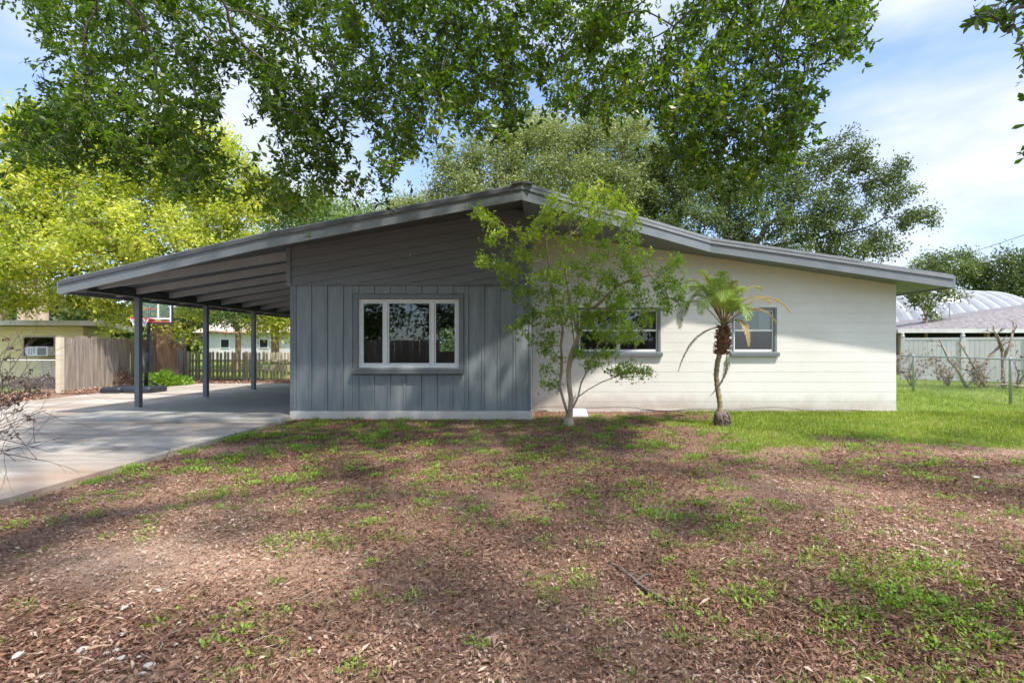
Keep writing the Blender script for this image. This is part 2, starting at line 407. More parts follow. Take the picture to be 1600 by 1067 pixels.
def sand_sun_mask(x, y):
    n = fbm(x*1.6+70, y*1.6+3, 4)-.5
    s = np.zeros_like(x)  # bare sand, plus the left foreground sun patches laid in as colour
    for cx, cy, rx, ry, k in ((5.1,5.35,.55,.22,1), (6.1,6.6,1.2,.3,.9), (.5,8.9,.9,.5,.45), (2.6,6.4,1.6,.5,.3), (4.1,3.9,.8,.5,.35), (-2.5,3.2,1.1,.45,.75), (-2.9,4.2,.6,.3,.55), (-4.3,6.6,.8,.35,.6), (-1.7,2.1,.5,.2,.6), (2.2,4.6,1.4,.4,.25), (5.0,10.1,3,.25,.5)):
        s = np.maximum(s, k*np.exp(-((x-cx)/rx)**2-((y-cy)/ry)**2+n*2.4))
    return np.clip(s, 0, 1)
a = me.attributes.new('sand', 'FLOAT', 'POINT'); a.data.foreach_set('value', sand_sun_mask(X, Yv).reshape(-1).astype(np.float32))
mg, nt, out = nm('ground_soil'); v = coords(nt)
soil = ramp(nt, noise(nt, v, 26, 8, .75), [(.28,(.11,.058,.038)), (.45,(.23,.132,.09)), (.58,(.35,.215,.15)), (.75,(.49,.34,.25))])
soil = mixc(nt, noise(nt, v, 1.3, 4), soil, (.23,.145,.098))
sand_sun_col = ramp(nt, noise(nt, v, 40, 6, .7), [(.3,(.42,.255,.165)), (.7,(.62,.42,.30))])  # warm tone for bare sand and the painted sun patches
gr = ramp(nt, noise(nt, v, 9, 8, .7), [(.3,(.07,.11,.02)), (.5,(.14,.20,.03)), (.68,(.22,.27,.05)), (.8,(.24,.20,.09))])
A1 = N(nt, 'ShaderNodeAttribute', attribute_name='grass'); A2 = N(nt, 'ShaderNodeAttribute', attribute_name='sand')
c = mixc(nt, A2.outputs['Fac'], soil, sand_sun_col); 
fine = noise(nt, v, 14, 6, .8); th = N(nt, 'ShaderNodeMath', operation='ADD'); nt.links.new(A1.outputs['Fac'], th.inputs[0]); nt.links.new(fine, th.inputs[1])
mr = N(nt, 'ShaderNodeMapRange'); nt.links.new(th.outputs[0], mr.inputs[0]); mr.inputs[1].default_value = .85; mr.inputs[2].default_value = 1.2
c = mixc(nt, mr.outputs[0], c, gr)
p = N(nt, 'ShaderNodeBsdfPrincipled', Roughness=.95); p.inputs['Specular IOR Level'].default_value = .15; nt.links.new(c, p.inputs['Base Color'])
bp = N(nt, 'ShaderNodeBump', Strength=.9, Distance=.03); nt.links.new(noise(nt, v, 38, 8, .75), bp.inputs['Height']); nt.links.new(bp.outputs[0], p.inputs['Normal'])
nt.links.new(p.outputs[0], out.inputs[0])
tag(link('ground', me, mg), kind='structure')

# driveway: stained concrete with tyre-dark streaks and a rusty patch of its own
md, nt, out = nm('driveway_concrete'); v = coords(nt); vs = coords(nt, (.35,1.5,1))
c = ramp(nt, noise(nt, vs, 1.1, 7, .62, .6), [(.28,(.17,.14,.115)), (.44,(.32,.275,.23)), (.60,(.46,.41,.35)), (.8,(.56,.51,.45))])
c = mixc(nt, ramp(nt, noise(nt, v, .55, 5), [(.48,(0,0,0)), (.68,(.6,.6,.6))]), c, (.27,.19,.135))
gm = N(nt, 'ShaderNodeNewGeometry'); vd = N(nt, 'ShaderNodeVectorMath', operation='DISTANCE'); nt.links.new(gm.outputs['Position'], vd.inputs[0]); vd.inputs[1].default_value = (-4.9,5.0,0)
ad = N(nt, 'ShaderNodeMath', operation='MULTIPLY_ADD'); nt.links.new(noise(nt, v, 2.5, 6), ad.inputs[0]); ad.inputs[1].default_value = 1.6; nt.links.new(vd.outputs['Value'], ad.inputs[2])
mr = N(nt, 'ShaderNodeMapRange'); nt.links.new(ad.outputs[0], mr.inputs[0]); mr.inputs[1].default_value = 1.1; mr.inputs[2].default_value = 1.75; mr.inputs[3].default_value = .5; mr.inputs[4].default_value = 0
c = mixc(nt, mr.outputs[0], c, (.36,.22,.13))
wv = N(nt, 'ShaderNodeVectorMath', operation='MULTIPLY_ADD'); nz = N(nt, 'ShaderNodeTexNoise', Scale=1.4, Detail=5); nt.links.new(v, nz.inputs['Vector']); nt.links.new(nz.outputs['Color'], wv.inputs[0]); wv.inputs[1].default_value = (.9,.9,0); nt.links.new(v, wv.inputs[2])
vo = N(nt, 'ShaderNodeTexVoronoi', feature='DISTANCE_TO_EDGE', Scale=.24); nt.links.new(wv.outputs[0], vo.inputs['Vector'])
ck = N(nt, 'ShaderNodeMapRange'); nt.links.new(vo.outputs['Distance'], ck.inputs[0]); ck.inputs[1].default_value = .0008; ck.inputs[2].default_value = .0035; ck.inputs[3].default_value = .75; ck.inputs[4].default_value = 0
c = mixc(nt, ck.outputs[0], c, (.07,.055,.045))
d = N(nt, 'ShaderNodeMapRange'); nt.links.new(noise(nt, v, 45, 5, .7), d.inputs[0]); d.inputs[3].default_value = .8; d.inputs[4].default_value = 1.15
g = N(nt, 'ShaderNodeHueSaturation'); nt.links.new(c, g.inputs['Color']); nt.links.new(d.outputs[0], g.inputs['Value'])
p = N(nt, 'ShaderNodeBsdfPrincipled', Roughness=.85); nt.links.new(g.outputs[0], p.inputs['Base Color'])
bp = N(nt, 'ShaderNodeBump', Strength=.5, Distance=.006); nt.links.new(noise(nt, v, 60, 5), bp.inputs['Height']); nt.links.new(bp.outputs[0], p.inputs['Normal']); nt.links.new(p.outputs[0], out.inputs[0])
dw = MB()
xs = [-12.55,-9.9,-7.3,-4.72]; ys = [-8,-4.2,-.6,3.0,6.0,9.05]
for j in range(5):
    for i in range(3):
        j0, j1 = ys[j]+.006, ys[j+1]-.006
        dw.box(xs[i]+.006, xs[i+1]-.006, j0, j1, -.06, .022)
for i, (x0, x1) in enumerate(((-12.55,-10.6), (-10.6,-8.72))):
    for y0, y1 in ((9.05,12.1), (12.1,15.2), (15.2,18.2)): dw.box(x0+.006, x1-.006, y0+.006, y1-.006, -.06, .022)
tag(dw.build('driveway', md), kind='structure')
sl = MB().box(-8.70,HX0-.004,9.07,18.1,-.06,.075)
tag(sl.build('carport_slab', M['slab'], bevel=.012), kind='structure')

# ------------------------------------------------------------------ the house
house = thing('house', 'low house with gray board front, cream block wing and carport under one gable', 'house', (1.3,13.5,0))
XR = -.36                                     # ridge
def zr(x): return 2.29+.168*(x+8.81) if x <= XR else 2.485+.147*(8.0-x)    # bottom of the rake fascia
def ztop(x): return zr(x)+.20
RAKE = [(-8.81,9.30), (-4.82,8.57), (XR,8.25), (3.25,10.0), (8.0,10.0)]
YB = 18.6
def roofsheet(mb, pts, z0, z1, yb=YB, inset=0):
    for (xa, ya), (xb, yb_) in zip(pts, pts[1:]):
        mb.hexa([(xa,ya+inset,zr(xa)+z0), (xb,yb_+inset,zr(xb)+z0), (xb,yb,zr(xb)+z0), (xa,yb,zr(xa)+z0),
                 (xa,ya+inset,zr(xa)+z1), (xb,yb_+inset,zr(xb)+z1), (xb,yb,zr(xb)+z1), (xa,yb,zr(xa)+z1)])
left = RAKE[:3]; right = RAKE[2:]
mb = MB(); roofsheet(mb, RAKE, .235, .262); roof = mb.build('roof', M['roof'], house)
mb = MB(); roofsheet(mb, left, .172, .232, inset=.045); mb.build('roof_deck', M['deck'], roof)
mb = MB(); roofsheet(mb, right, .03, .232, inset=.045); mb.build('soffit', M['trim'], roof)
def rake_board(p, q, z0, z1, y0, y1, mat, name, parent, yq0=None):
    (xa, ya), (xb, yb_) = p, q
    mb = MB().hexa([(xa,ya+y0,zr(xa)+z0), (xb,yb_+y0,zr(xb)+z0), (xb,yb_+y1,zr(xb)+z0), (xa,ya+y1,zr(xa)+z0),
                    (xa,ya+y0,zr(xa)+z1), (xb,yb_+y0,zr(xb)+z1), (xb,yb_+y1,zr(xb)+z1), (xa,ya+y1,zr(xa)+z1)])
    return mb.build(name, mat, parent)
for k, (p, q) in enumerate(zip(RAKE, RAKE[1:])):
    rake_board(p, q, 0, .17, 0, .04, M['trim'], 'fascia', roof)
    rake_board(p, q, .17, .235, -.022, .03, M['edge'] if k > 1 else M['edgedark'], 'roof_edge', roof)
for p, q in (((XR,8.25),(3.25,10.0)), ((3.25,10.0),(6.15,10.0))):
    rake_board(p, q, .235, .285, -.030, .12, M['edge'], 'roof_edge', roof)
MB().box(-8.85,-8.812,9.30,YB,zr(-8.81)+.02,zr(-8.81)+.233).build('fascia', M['trim'], roof)
MB().box(8.002,8.04,10.0,YB,zr(8)+.0,zr(8)+.233).build('fascia', M['trim'], roof)
# ridge cap
mb = MB()
for (xa, xb) in ((XR-.17, XR), (XR, XR+.17)):
    mb.hexa([(xa,8.21,zr(xa)+.262), (xb,8.21,zr(xb)+.262), (xb,YB,zr(xb)+.262), (xa,YB,zr(xa)+.262),
             (xa,8.21,zr(xa)+.29), (xb,8.21,zr(xb)+.29), (xb,YB,zr(xb)+.29), (xa,YB,zr(xa)+.29)])
mb.build('ridge_cap', M['edgedark'], roof)

# gray front wall, boards and battens, with the window opening
GW = (-3.43,-1.57,.95,2.22)                   # window hole x0 x1 z0 z1
ZL = 2.47
mb = MB(); zones = [(HX0,GW[0],.158,ZL), (GW[1],HXM,.158,ZL), (GW[0],GW[1],.158,GW[2]), (GW[0],GW[1],GW[3],ZL)]
for x0, x1, z0, z1 in zones: mb.box(x0, x1, YG, YG+.14, z0, z1)
bt = .289; x = HX0+.07; xs_ = []
while x < HXM: xs_.append(x); x += bt
rr = random.Random(2)
for x in xs_:                                  # tall board faces with narrow channel gaps: boards stand proud of the sheet
    a, b = x-.0+.022, min(x+bt-.0, HXM-.002)
    if b-a < .05: continue
    t = YG-.016-rr.random()*.004
    spans = [(.160,2.468)]
    if b > GW[0]-.10 and a < GW[1]+.10: spans = [(.160,GW[2]-.13), (GW[3]+.10,2.468)]
    cuts = [(a,b)]
    if a < GW[0]-.10 < b: cuts = [(a,GW[0]-.103)]; spans = [(.160,2.468)]; extra_ = [(GW[0]-.10,b,.160,GW[2]-.13), (GW[0]-.10,b,GW[3]+.10,2.468)]
    elif a < GW[1]+.10 < b: cuts = [(GW[1]+.103,b)]; spans = [(.160,2.468)]; extra_ = [(a,GW[1]+.10,.160,GW[2]-.13), (a,GW[1]+.10,GW[3]+.10,2.468)]
    else: extra_ = []
    for ca, cb in cuts:
        for z0, z1 in spans:
            if cb-ca > .01: mb.box(ca, cb, t, YG-.0005, z0, z1)
    for ca, cb, z0, z1 in extra_:
        if cb-ca > .01: mb.box(ca, cb, t, YG-.0005, z0, z1)
mb.build('front_wall', M['graywall'], house, bevel=.003)
mb = MB()
for x in xs_:                                  # thin battens beside each channel
    if x < HX0+.03: continue
    for z0, z1 in ([(.162,2.466)] if not (GW[0]-.12 < x < GW[1]+.12) else [(.162,GW[2]-.135), (GW[3]+.105,2.466)]):
        mb.box(x-.020, x+.018, YG-.034, YG-.0008, z0, z1)
mb.build('batten_strips', M['graywall'], house)
MB().box(HX0-.012,HX0+.055,YG-.04,YG+.14,.16,2.465).build('corner_board', M['trim'], house)
MB().box(HX0-.02,HXM+.02,YG-.045,YG+.13,-.05,.156).build('foundation', M['plinth'], house, bevel=.006)
# upper gable panel, lapped boards parallel to the left roof slope
yf = YG-.055; mb = MB(); slope = .168; top = lambda x: zr(x)+.17
for k in range(-14, 12):
    b0 = 2.30+k*.158
    poly = [(HX0-.3,b0+slope*(-.3)), (HXM+.3,b0+slope*(HXM+.3-HX0)), (HXM+.3,b0+.1545+slope*(HXM+.3-HX0)), (HX0-.3,b0+.1545+slope*(-.3))]
    poly = cliprect(poly, HX0+.02, HXM, ZL+.03, 9)
    if len(poly) >= 3:
        poly = clip(poly, .168, -1, 2.29+.168*8.81+.17)      # under the left slope
    if len(poly) >= 3: poly = clip(poly, -.147, -1, 2.485+.147*8+.12)
    if len(poly) < 3: continue
    mb.poly_prism(poly, YG+.1, lambda x, z, b0=b0: yf-.020+.018*min(1, max(0, (z-b0-slope*(x-HX0))/.158)))
mb.build('gable_siding', M['graylap'], house)
MB().box(HX0,HXM+.0,yf-.022,YG+.13,ZL,ZL+.034).build('gable_trim', M['trim'], house)
mb = MB().box(HX0-.06,HX0+.018,yf-.03,YG+.12,ZL-.02,zr(HX0)+.165); mb.build('corner_board', M['trim'], house)
# side return between gray and white, side walls, back wall and a room behind the glass
def tp(x): return zr(x)+.03
MB().box(HXM-.13,HXM-.002,YG+.142,YW+.16,-.05,zr(HXM)+.03).build('side_wall', M['graylap'], house)
MB().box(HX0+.002,HX0+.14,YG+.142,17.6,-.05,zr(HX0)+.165).build('side_wall', M['trim'], house)
mb = MB(); bo = (-3.60,-3.08,1.16,1.97)
for x0, x1, z0, z1 in ((HX0+.002,bo[0],0,2.9), (bo[1],HX1,0,2.58), (bo[0],bo[1],0,bo[2]), (bo[0],bo[1],bo[3],2.9)): mb.box(x0, x1, 17.6, 17.75, z0, z1)
mb.build('back_wall', M['room'], house)
mb = MB().poly_prism([(HX0+.14,2.9), (HX0+.14,zr(HX0)+.1), (XR,zr(XR)+.02), (HX1,zr(HX1)+.02), (HX1,2.58), (bo[1],2.58)], 17.75, lambda x, z: 17.6)
mb.build('back_gable', M['room'], house)
MB().box(HX0+.142,HXM-.135,YG+.142,YW+.17,-.04,.05).box(HX0+.142,HX1-.165,YW+.1705,17.598,-.04,.05).build('floor', M['floorr'], house)
MB().box(-.20,-.08,YW+.17,17.6,.05,2.5).build('partition_wall', M['room'], house)
MB().box(HX0+.142,HXM-.135,YG+.145,YW+.17,2.50,2.53).box(HX0+.142,HX1-.165,YW+.1705,17.598,2.50,2.53).build('ceiling', M['room'], house)

# cream block wing, courses 0.203 high with raked joints
W1 = (.67,2.41,1.215,2.15); W2 = (3.87,4.81,1.215,2.15)
zonesw = [(HXM,W1[0],0,5), (W1[1],W2[0],0,5), (W2[1],HX1,0,5)]
for w in (W1, W2): zonesw += [(w[0],w[1],0,w[2]), (w[0],w[1],w[3],5)]
def roofclip(poly):
    poly = clip(poly, -.147, -1, 2.485+.147*8+.028)
    if len(poly) >= 3: poly = clip(poly, .168, -1, 2.29+.168*8.81+.028)
    return poly
mb = MB(); mj = MB()
for zx0, zx1, zz0, zz1 in zonesw:
    for k in range(-1, 19):
        z0, z1 = k*.2035+.004, (k+1)*.2035-.002
        poly = cliprect([(zx0,z0), (zx1,z0), (zx1,z1), (zx0,z1)], zx0, zx1, max(zz0,-.05), zz1)
        if len(poly) >= 3: poly = roofclip(poly)
        if len(poly) >= 3: mb.poly_prism(poly, YW+.02, lambda x, z: YW)
    poly = roofclip([(zx0,max(zz0,-.05)), (zx1,max(zz0,-.05)), (zx1,zz1), (zx0,zz1)])
    if len(poly) >= 3: mj.poly_prism(poly, YW+.16, lambda x, z: YW+.006)
mj.build('block_wall_core', M['creamjoint'], house)
mb.build('block_wall', M['cream'], house)
MB().box(HX1-.16,HX1-.001,YW+.161,17.6,-.05,2.58).build('side_wall', M['cream'], house)
MB().box(HX1-.9,HX1+.01,YW-.03,YW-.002,-.05,.035).build('footing', M['plinth'], house)
MB().box(HXM+.3,2.9,YW-.035,YW-.002,-.05,.045).build('footing', M['plinth'], house)

# windows
def gray_window():
    x0, x1, z0, z1 = -3.37,-1.63,.97,2.167
    mb = MB(); cw = .085; yo = YG-.036
    mb.box(x0-.06-cw, x1+.06+cw, yo, YG-.001, z1+.053, z1+.053+cw)
    mb.box(x0-.06-cw, x0-.062, yo+.002, YG-.001, z0-.02, z1+.051); mb.box(x1+.062, x1+.06+cw, yo+.002, YG-.001, z0-.02, z1+.051)
    w = mb.build('window', M['trim'], house, bevel=.003)
    mb = MB(); yy = YG+.015; fw = .055
    mb.box(x0-.058, x1+.058, yy, yy+.06, z1, z1+.05)      # head
    mb.box(x0-.058, x0, yy+.001, yy+.06, z0, z1); mb.box(x1, x1+.058, yy+.001, yy+.06, z0, z1)
    mb.box(x0-.058, x1+.058, yy-.004, yy+.06, z0-.02, z0+.045)
    for c_ in (-2.93,-2.065): mb.box(c_-.031, c_+.031, yy-.002, yy+.055, z0+.046, z1-.001)
    mb.build('frame', M['white'], w, bevel=.004)
    for a, b in ((x0+.002,-2.962), (-2.898,-2.097), (-2.033,x1-.002)):
        MB().box(a, b, yy+.030, yy+.034, z0+.047, z1-.002).build('pane', M['glass'], w)
    mb = MB()
    for a, b in ((x0+.002,-2.968), (-2.892,-2.103), (-2.027,x1-.002)):
        for q in ((a, a+.022, z0+.047, z1-.002), (b-.022, b, z0+.047, z1-.002), (a+.022, b-.022, z1-.026, z1-.003), (a+.022, b-.022, z0+.047, z0+.068)): mb.box(q[0], q[1], yy+.010, yy+.029, q[2], q[3])
    mb.build('glazing_bead', M['white'], w)
    MB().hexa([(x0-.15,YG-.115,z0-.125), (x1+.15,YG-.115,z0-.125), (x1+.15,YG-.0008,z0-.125), (x0-.15,YG-.0008,z0-.125),
               (x0-.15,YG-.125,z0-.035), (x1+.15,YG-.125,z0-.035), (x1+.15,YG+.014,z0-.021), (x0-.15,YG+.014,z0-.021)]).build('sill', M['trim'], w, bevel=.004)
gray_window()
def hung_window(x0, x1, units):
    z0, z1 = 1.215,2.15
    mb = MB(); y = YW
    mb.box(x0+.001, x0+.05, y+.0, y+.10, z0+.02, z1-.001); mb.box(x1-.05, x1-.001, y+.0, y+.10, z0+.02, z1-.001); mb.box(x0+.051, x1-.051, y+.001, y+.10, z1-.045, z1-.001)
    w = mb.build('window', M['trim'], house)
    MB().hexa([(x0-.03,y-.07,z0-.075), (x1+.03,y-.07,z0-.075), (x1+.03,y-.001,z0-.075), (x0-.03,y-.001,z0-.075),
               (x0-.03,y-.075,z0+.0), (x1+.03,y-.075,z0+.0), (x1+.03,y-.001,z0+.018), (x0-.03,y-.001,z0+.018)]).build('sill', M['gray'], w, bevel=.004)
    MB().box(x0+.002, x1-.002, y, y+.10, z0+.001, z0+.018).build('sill', M['gray'], w)
    n = units; W_ = (x1-x0-.102)/n
    for k in range(n):
        a, b = x0+.051+k*W_, x0+.051+(k+1)*W_; zm = (z0+z1)/2-.01
        mb = MB(); yy = y+.045
        mb.box(a+.001, a+.034, yy, yy+.05, z0+.02, z1-.047); mb.box(b-.034, b-.001, yy, yy+.05, z0+.02, z1-.047)
        mb.box(a+.035, b-.035, yy+.001, yy+.05, z0+.02, z0+.065); mb.box(a+.035, b-.035, yy-.006, yy+.04, zm-.018, zm+.022); mb.box(a+.035, b-.035, yy+.001, yy+.05, z1-.078, z1-.048)
        mb.build('sash', M['white'], w, bevel=.003)
        MB().box(a+.036, b-.036, yy+.018, yy+.021, z0+.066, zm-.019).build('pane', M['glassdim'], w)
        MB().box(a+.036, b-.036, yy+.030, yy+.033, zm+.023, z1-.079).build('pane', M['glass'], w)
        # curtains hanging inside
        mb = MB()
        for (ca, cb) in (((a+.02,a+.02+.36*W_),) if (n == 2 and k == 0) else ((b-.30*W_,b-.02),) if n == 1 else ((a-.02,a+.16*W_), (b-.3*W_,b-.03))):
            q = 26; pts = [(ca+(cb-ca)*i/q, y+.19+.022*math.sin(i*1.9)) for i in range(q+1)]
            vs = [(px_, py_, zz) for px_, py_ in pts for zz in (z0-.1, z1+.08)]
            mb.add(vs, [(2*i, 2*i+2, 2*i+3, 2*i+1) for i in range(q)])
        mb.build('curtain', M['curtain'], w, smooth=True)
hung_window(*W1[:2], 2); hung_window(*W2[:2], 1)

# carport: posts, beam, rafters
PX = -8.45
for Yp in (10.67,12.8,14.9,17.3):
    p_ = MB().box(PX-.05, PX+.05, Yp-.05, Yp+.05, .08, 2.358).build('post', M['trim'], house, bevel=.004)
    MB().box(PX-.062, PX+.062, Yp-.062, Yp+.062, .0755, .085).build('base_plate', M['steel'], p_)
    MB().box(PX-.054, PX+.054, Yp-.056, Yp-.0505, 2.28,2.352).build('bracket', M['trim'], p_)
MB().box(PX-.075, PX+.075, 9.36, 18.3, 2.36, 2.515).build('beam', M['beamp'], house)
MB().box(PX-.12, PX+.12, 9.32, 9.358, 2.33, 2.50).build('beam_end', M['trim'], house)
Yr = 9.62
while Yr < 18.3:
    xa, xb = -8.80, HX0-.001
    MB().hexa([(xa,Yr-.025,zr(xa)+.06), (xb,Yr-.025,zr(xb)+.0), (xb,Yr+.025,zr(xb)+.0), (xa,Yr+.025,zr(xa)+.06),
               (xa,Yr-.025,zr(xa)+.171), (xb,Yr-.025,zr(xb)+.171), (xb,Yr+.025,zr(xb)+.171), (xa,Yr+.025,zr(xa)+.171)]).build('rafter', M['rafter'], house)
    Yr += .92
MB().tube([(-2.45,yf-.024,3.02), (-2.45,yf-.012,3.02)], .012, 8).build('vent_nail', M['white'], house)
tl_ = MB().tube([(.66,YW+.01,.34), (.66,YW-.05,.34), (.66,YW-.085,.31)], [.014,.014,.011], 8).tube([(.66,YW-.045,.335), (.66,YW-.045,.385)], .006, 6).tube([(.635,YW-.045,.388), (.685,YW-.045,.388)], .009, 6).build('hose_tap', M['steel'], house, smooth=True)
# cable along the foot of the cream wall
pts = []
x = HXM+.15
while x < 6.9: pts.append((x, YW-.042, .085+.025*math.sin(x*1.7)+.02*math.sin(x*4.1+1)-.012*x*.5)); x += .12
tag(MB().tube(pts, .009, 6).build('cable', M['rubber'], org=(HXM,YW,0), smooth=True), 'thin gray cable sagging along the foot of the cream block wall', 'cable')
c = at(897,644,9.95); 
tag(MB().hexa([(.45,9.75,.0), (.85,9.75,.0), (.85,10.35,.0), (.45,10.35,.0), (.47,9.77,.06), (.83,9.77,.06), (.83,10.3,.10), (.47,10.3,.10)]).build('splash_block', M['white'], org=(.65,10,0), bevel=.01), 'small white concrete splash block on the ground behind the multi-stemmed tree', 'splash block')

# ------------------------------------------------------------------ ground cover
def scatter_ground(n, y0, y1, power, rng, xmin=-4.62):
    u = rng.random(n); Y = (y0**power+(y1**power-y0**power)*u)**(1/power)
    x = rng.uniform(-1, 1, n)*(1.08*Y+1.6); k = (x > xmin) & ~((x > HX0-.05) & (x < HXM+.05) & (Y > YG-.05)) & ~((x > HXM-.1) & (x < HX1+.05) & (Y > YW-.05))
    return x[k], Y[k]
rng = np.random.default_rng(21)
x, y = scatter_ground(880000, 1.25, 10.6, 1.05, rng)
dens = np.clip(.38+1.3*(fbm(x*1.1+3, y*1.1+8, 4)-.42)+.35*sst(5.5, 2.2, y), .06, 1)*(1-.9*grassmask(x, y))*(1-.65*sand_sun_mask(x, y))
k = rng.random(len(x)) < dens; x, y = x[k], y[k]; n = len(x)
ang = rng.uniform(0, 2*PI, n); tilt = rng.normal(size=n)*.30
d = np.stack([np.cos(ang)*np.cos(tilt), np.sin(ang)*np.cos(tilt), np.sin(tilt)], 1)
nr = unit(np.stack([rng.normal(size=n)*.35, rng.normal(size=n)*.35, np.ones(n)], 1))
z = gheight(x, y)+.004+rng.random(n)*.016
L = .009+.030*rng.random(n)**2.1+.003*(y > 5); W = L*(.20+.34*rng.random(n))
corner = sst(.2, 2.6, x)*sst(4.0, 2.2, y)+.9*sst(-.8, -2.2, x)*sst(3.3, 2.0, y); L = L*(1+.7*corner)*np.where(rng.random(n) < .05, 1.9, 1)
sh = np.clip(.42+.27*rng.normal(size=n)+(fbm(x*.8+20, y*.8, 3)-.5)*1.1+(fbm(x*4+20, y*4, 2)-.5)*.5+.35*sand_sun_mask(x, y), 0, 1)  # leaf tone also lifted over sand and the painted sun patches
V = leaf_quads(np.stack([x, y, z], 1), d, nr, L, W, fold=.35)
tag(link('leaf_litter', quadmesh('leaf_litter', V, sh), M['l_litter']), 'dry brown fallen leaves covering the bare front yard', 'leaf litter', kind='stuff')
# fine dry grass thatch
x, y = scatter_ground(220000, 1.25, 10.0, 1.0, rng); k = rng.random(len(x)) < (1-.8*grassmask(x, y))*np.clip(.25+1.4*(fbm(x*1.5+33, y*1.5, 3)-.42), .05, 1); x, y = x[k], y[k]; n = len(x)
ang = rng.uniform(0, 2*PI, n); tl = rng.random(n)*.35
d = np.stack([np.cos(ang)*np.cos(tl), np.sin(ang)*np.cos(tl), np.sin(tl)], 1); nr = unit(rdir(n, rng)+np.array([0,0,1.2]))
V = leaf_quads(np.stack([x, y, gheight(x, y)+.006+rng.random(n)*.012], 1), d, nr, .03+.05*rng.random(n), np.full(n, .0035), wide=.4)
tag(link('thatch', quadmesh('thatch', V, np.clip(.66+.2*rng.normal(size=n), 0, 1)), M['l_litter']), 'fine dry grass thatch strewn between the leaves of the yard', 'dry grass', kind='stuff')
# weeds: low tufts of small leaves
def tufts(n, fy, y0, y1, power, seed):
    rng = np.random.default_rng(seed)
    x, y = scatter_ground(n, y0, y1, power, rng); k = rng.random(len(x)) < fy(x, y); return x[k], y[k]
def weedp(x, y):
    cl_ = fbm(x*1.7+9, y*1.7+77, 3); cl2 = fbm(x*5+9, y*5+77, 2)
    a = .24*sst(.50, .68, cl_)*sst(.45, .6, cl2)+.045
    a = a+2.2*sst(.25, 1.7, x-.2*(y-1.6))*sst(3.7, 2.5, y)*sst(.42, .60, cl2)
    a = a+.30*sst(5.4, 7.6, y)*sst(.48, .62, cl2)*sst(-4.6, -2.5, x)+.16*sst(3.0, 3.8, y)*sst(6, 4.6, y)*sst(.42, .6, cl2)*sst(3.6, .8, np.abs(x))
    a = a+.8*np.exp(-((x+4.55)/.16)**2)*sst(3.5, 5, y)*sst(.45, .6, cl2)+.28*sst(3.6, 4.6, y)*sst(-.6, -2.2, x)*sst(.52, .64, cl2)
    return np.clip(a, 0, 1)*(1-sand_sun_mask(x, y)*.8)*(1-.9*grassmask(x, y))
x, y = tufts(36000, weedp, 1.45, 9.9, 1.5, 5)
rng = np.random.default_rng(6); per = 34
sz = (.45+1.1*rng.random(len(x))**2.2)*np.where((x > .6) & (y < 3.9), 1.12, 1.1)*np.where(y < 2.6, .85, 1)*np.where(y > 5, 1.2, .95)
xi = np.repeat(x, per); yi = np.repeat(y, per); si = np.repeat(sz, per); n = len(xi)
ro = rng.normal(size=(n,2))*.030*si[:,None]
el_ = rng.uniform(.15, 1.2, n); ang = np.arctan2(ro[:,1], ro[:,0])+rng.normal(size=n)*.7
d = np.stack([np.cos(ang)*np.cos(el_), np.sin(ang)*np.cos(el_), np.sin(el_)], 1)
c = np.stack([xi+ro[:,0], yi+ro[:,1], gheight(xi, yi)+.006+rng.random(n)*.018*si], 1)
V = leaf_quads(c, d, unit(rdir(n, rng)*.5+np.array([0,0,1])), (.010+.016*rng.random(n))*si, (.006+.006*rng.random(n))*si, fold=.2)
sh = np.clip(.5+.16*rng.normal(size=n)+np.repeat(rng.normal(size=len(x))*.16, per), 0, 1)
tag(link('weeds', quadmesh('weeds', V, sh), M['l_weed']), 'bright green low weeds in scattered tufts over the brown yard', 'weeds', kind='stuff')
# lawn blades
rng = np.random.default_rng(8)
x = np.concatenate([rng.uniform(-2, 13, 150000), rng.uniform(7.3, 22, 60000), rng.uniform(-14, -4, 20000)]); y = np.concatenate([rng.uniform(5.2, 10.5, 150000), rng.uniform(6, 21, 60000), rng.uniform(20.3, 27, 20000)])
k = (rng.random(len(x)) < grassmask(x, y)**1.5) & ~((x > HX0) & (x < HX1+.02) & (y > YW-.06) & (y < 19)); x, y = x[k], y[k]; n = len(x)
ang = rng.uniform(0, 2*PI, n); el_ = rng.uniform(.5, 1.5, n)
d = np.stack([np.cos(ang)*np.cos(el_), np.sin(ang)*np.cos(el_), np.sin(el_)], 1)
hgt = .025+.05*rng.random(n)*(.5+fbm(x*1.3, y*1.3, 3)); hgt = hgt*np.where(x > 8.5, 1.3, 1)
V = leaf_quads(np.stack([x, y, gheight(x, y)], 1), d, rdir(n, rng), hgt, .006+.005*rng.random(n)+.004*(y > 11), wide=.3)
sh = np.clip(.45+.22*rng.normal(size=n)+(fbm(x*.9+4, y*.9, 4)-.5)*1.3, 0, 1)
tag(link('lawn_grass', quadmesh('lawn_grass', V, sh), M['l_grass']), 'short sunlit lawn grass beside and behind the cream wing', 'grass', kind='stuff')

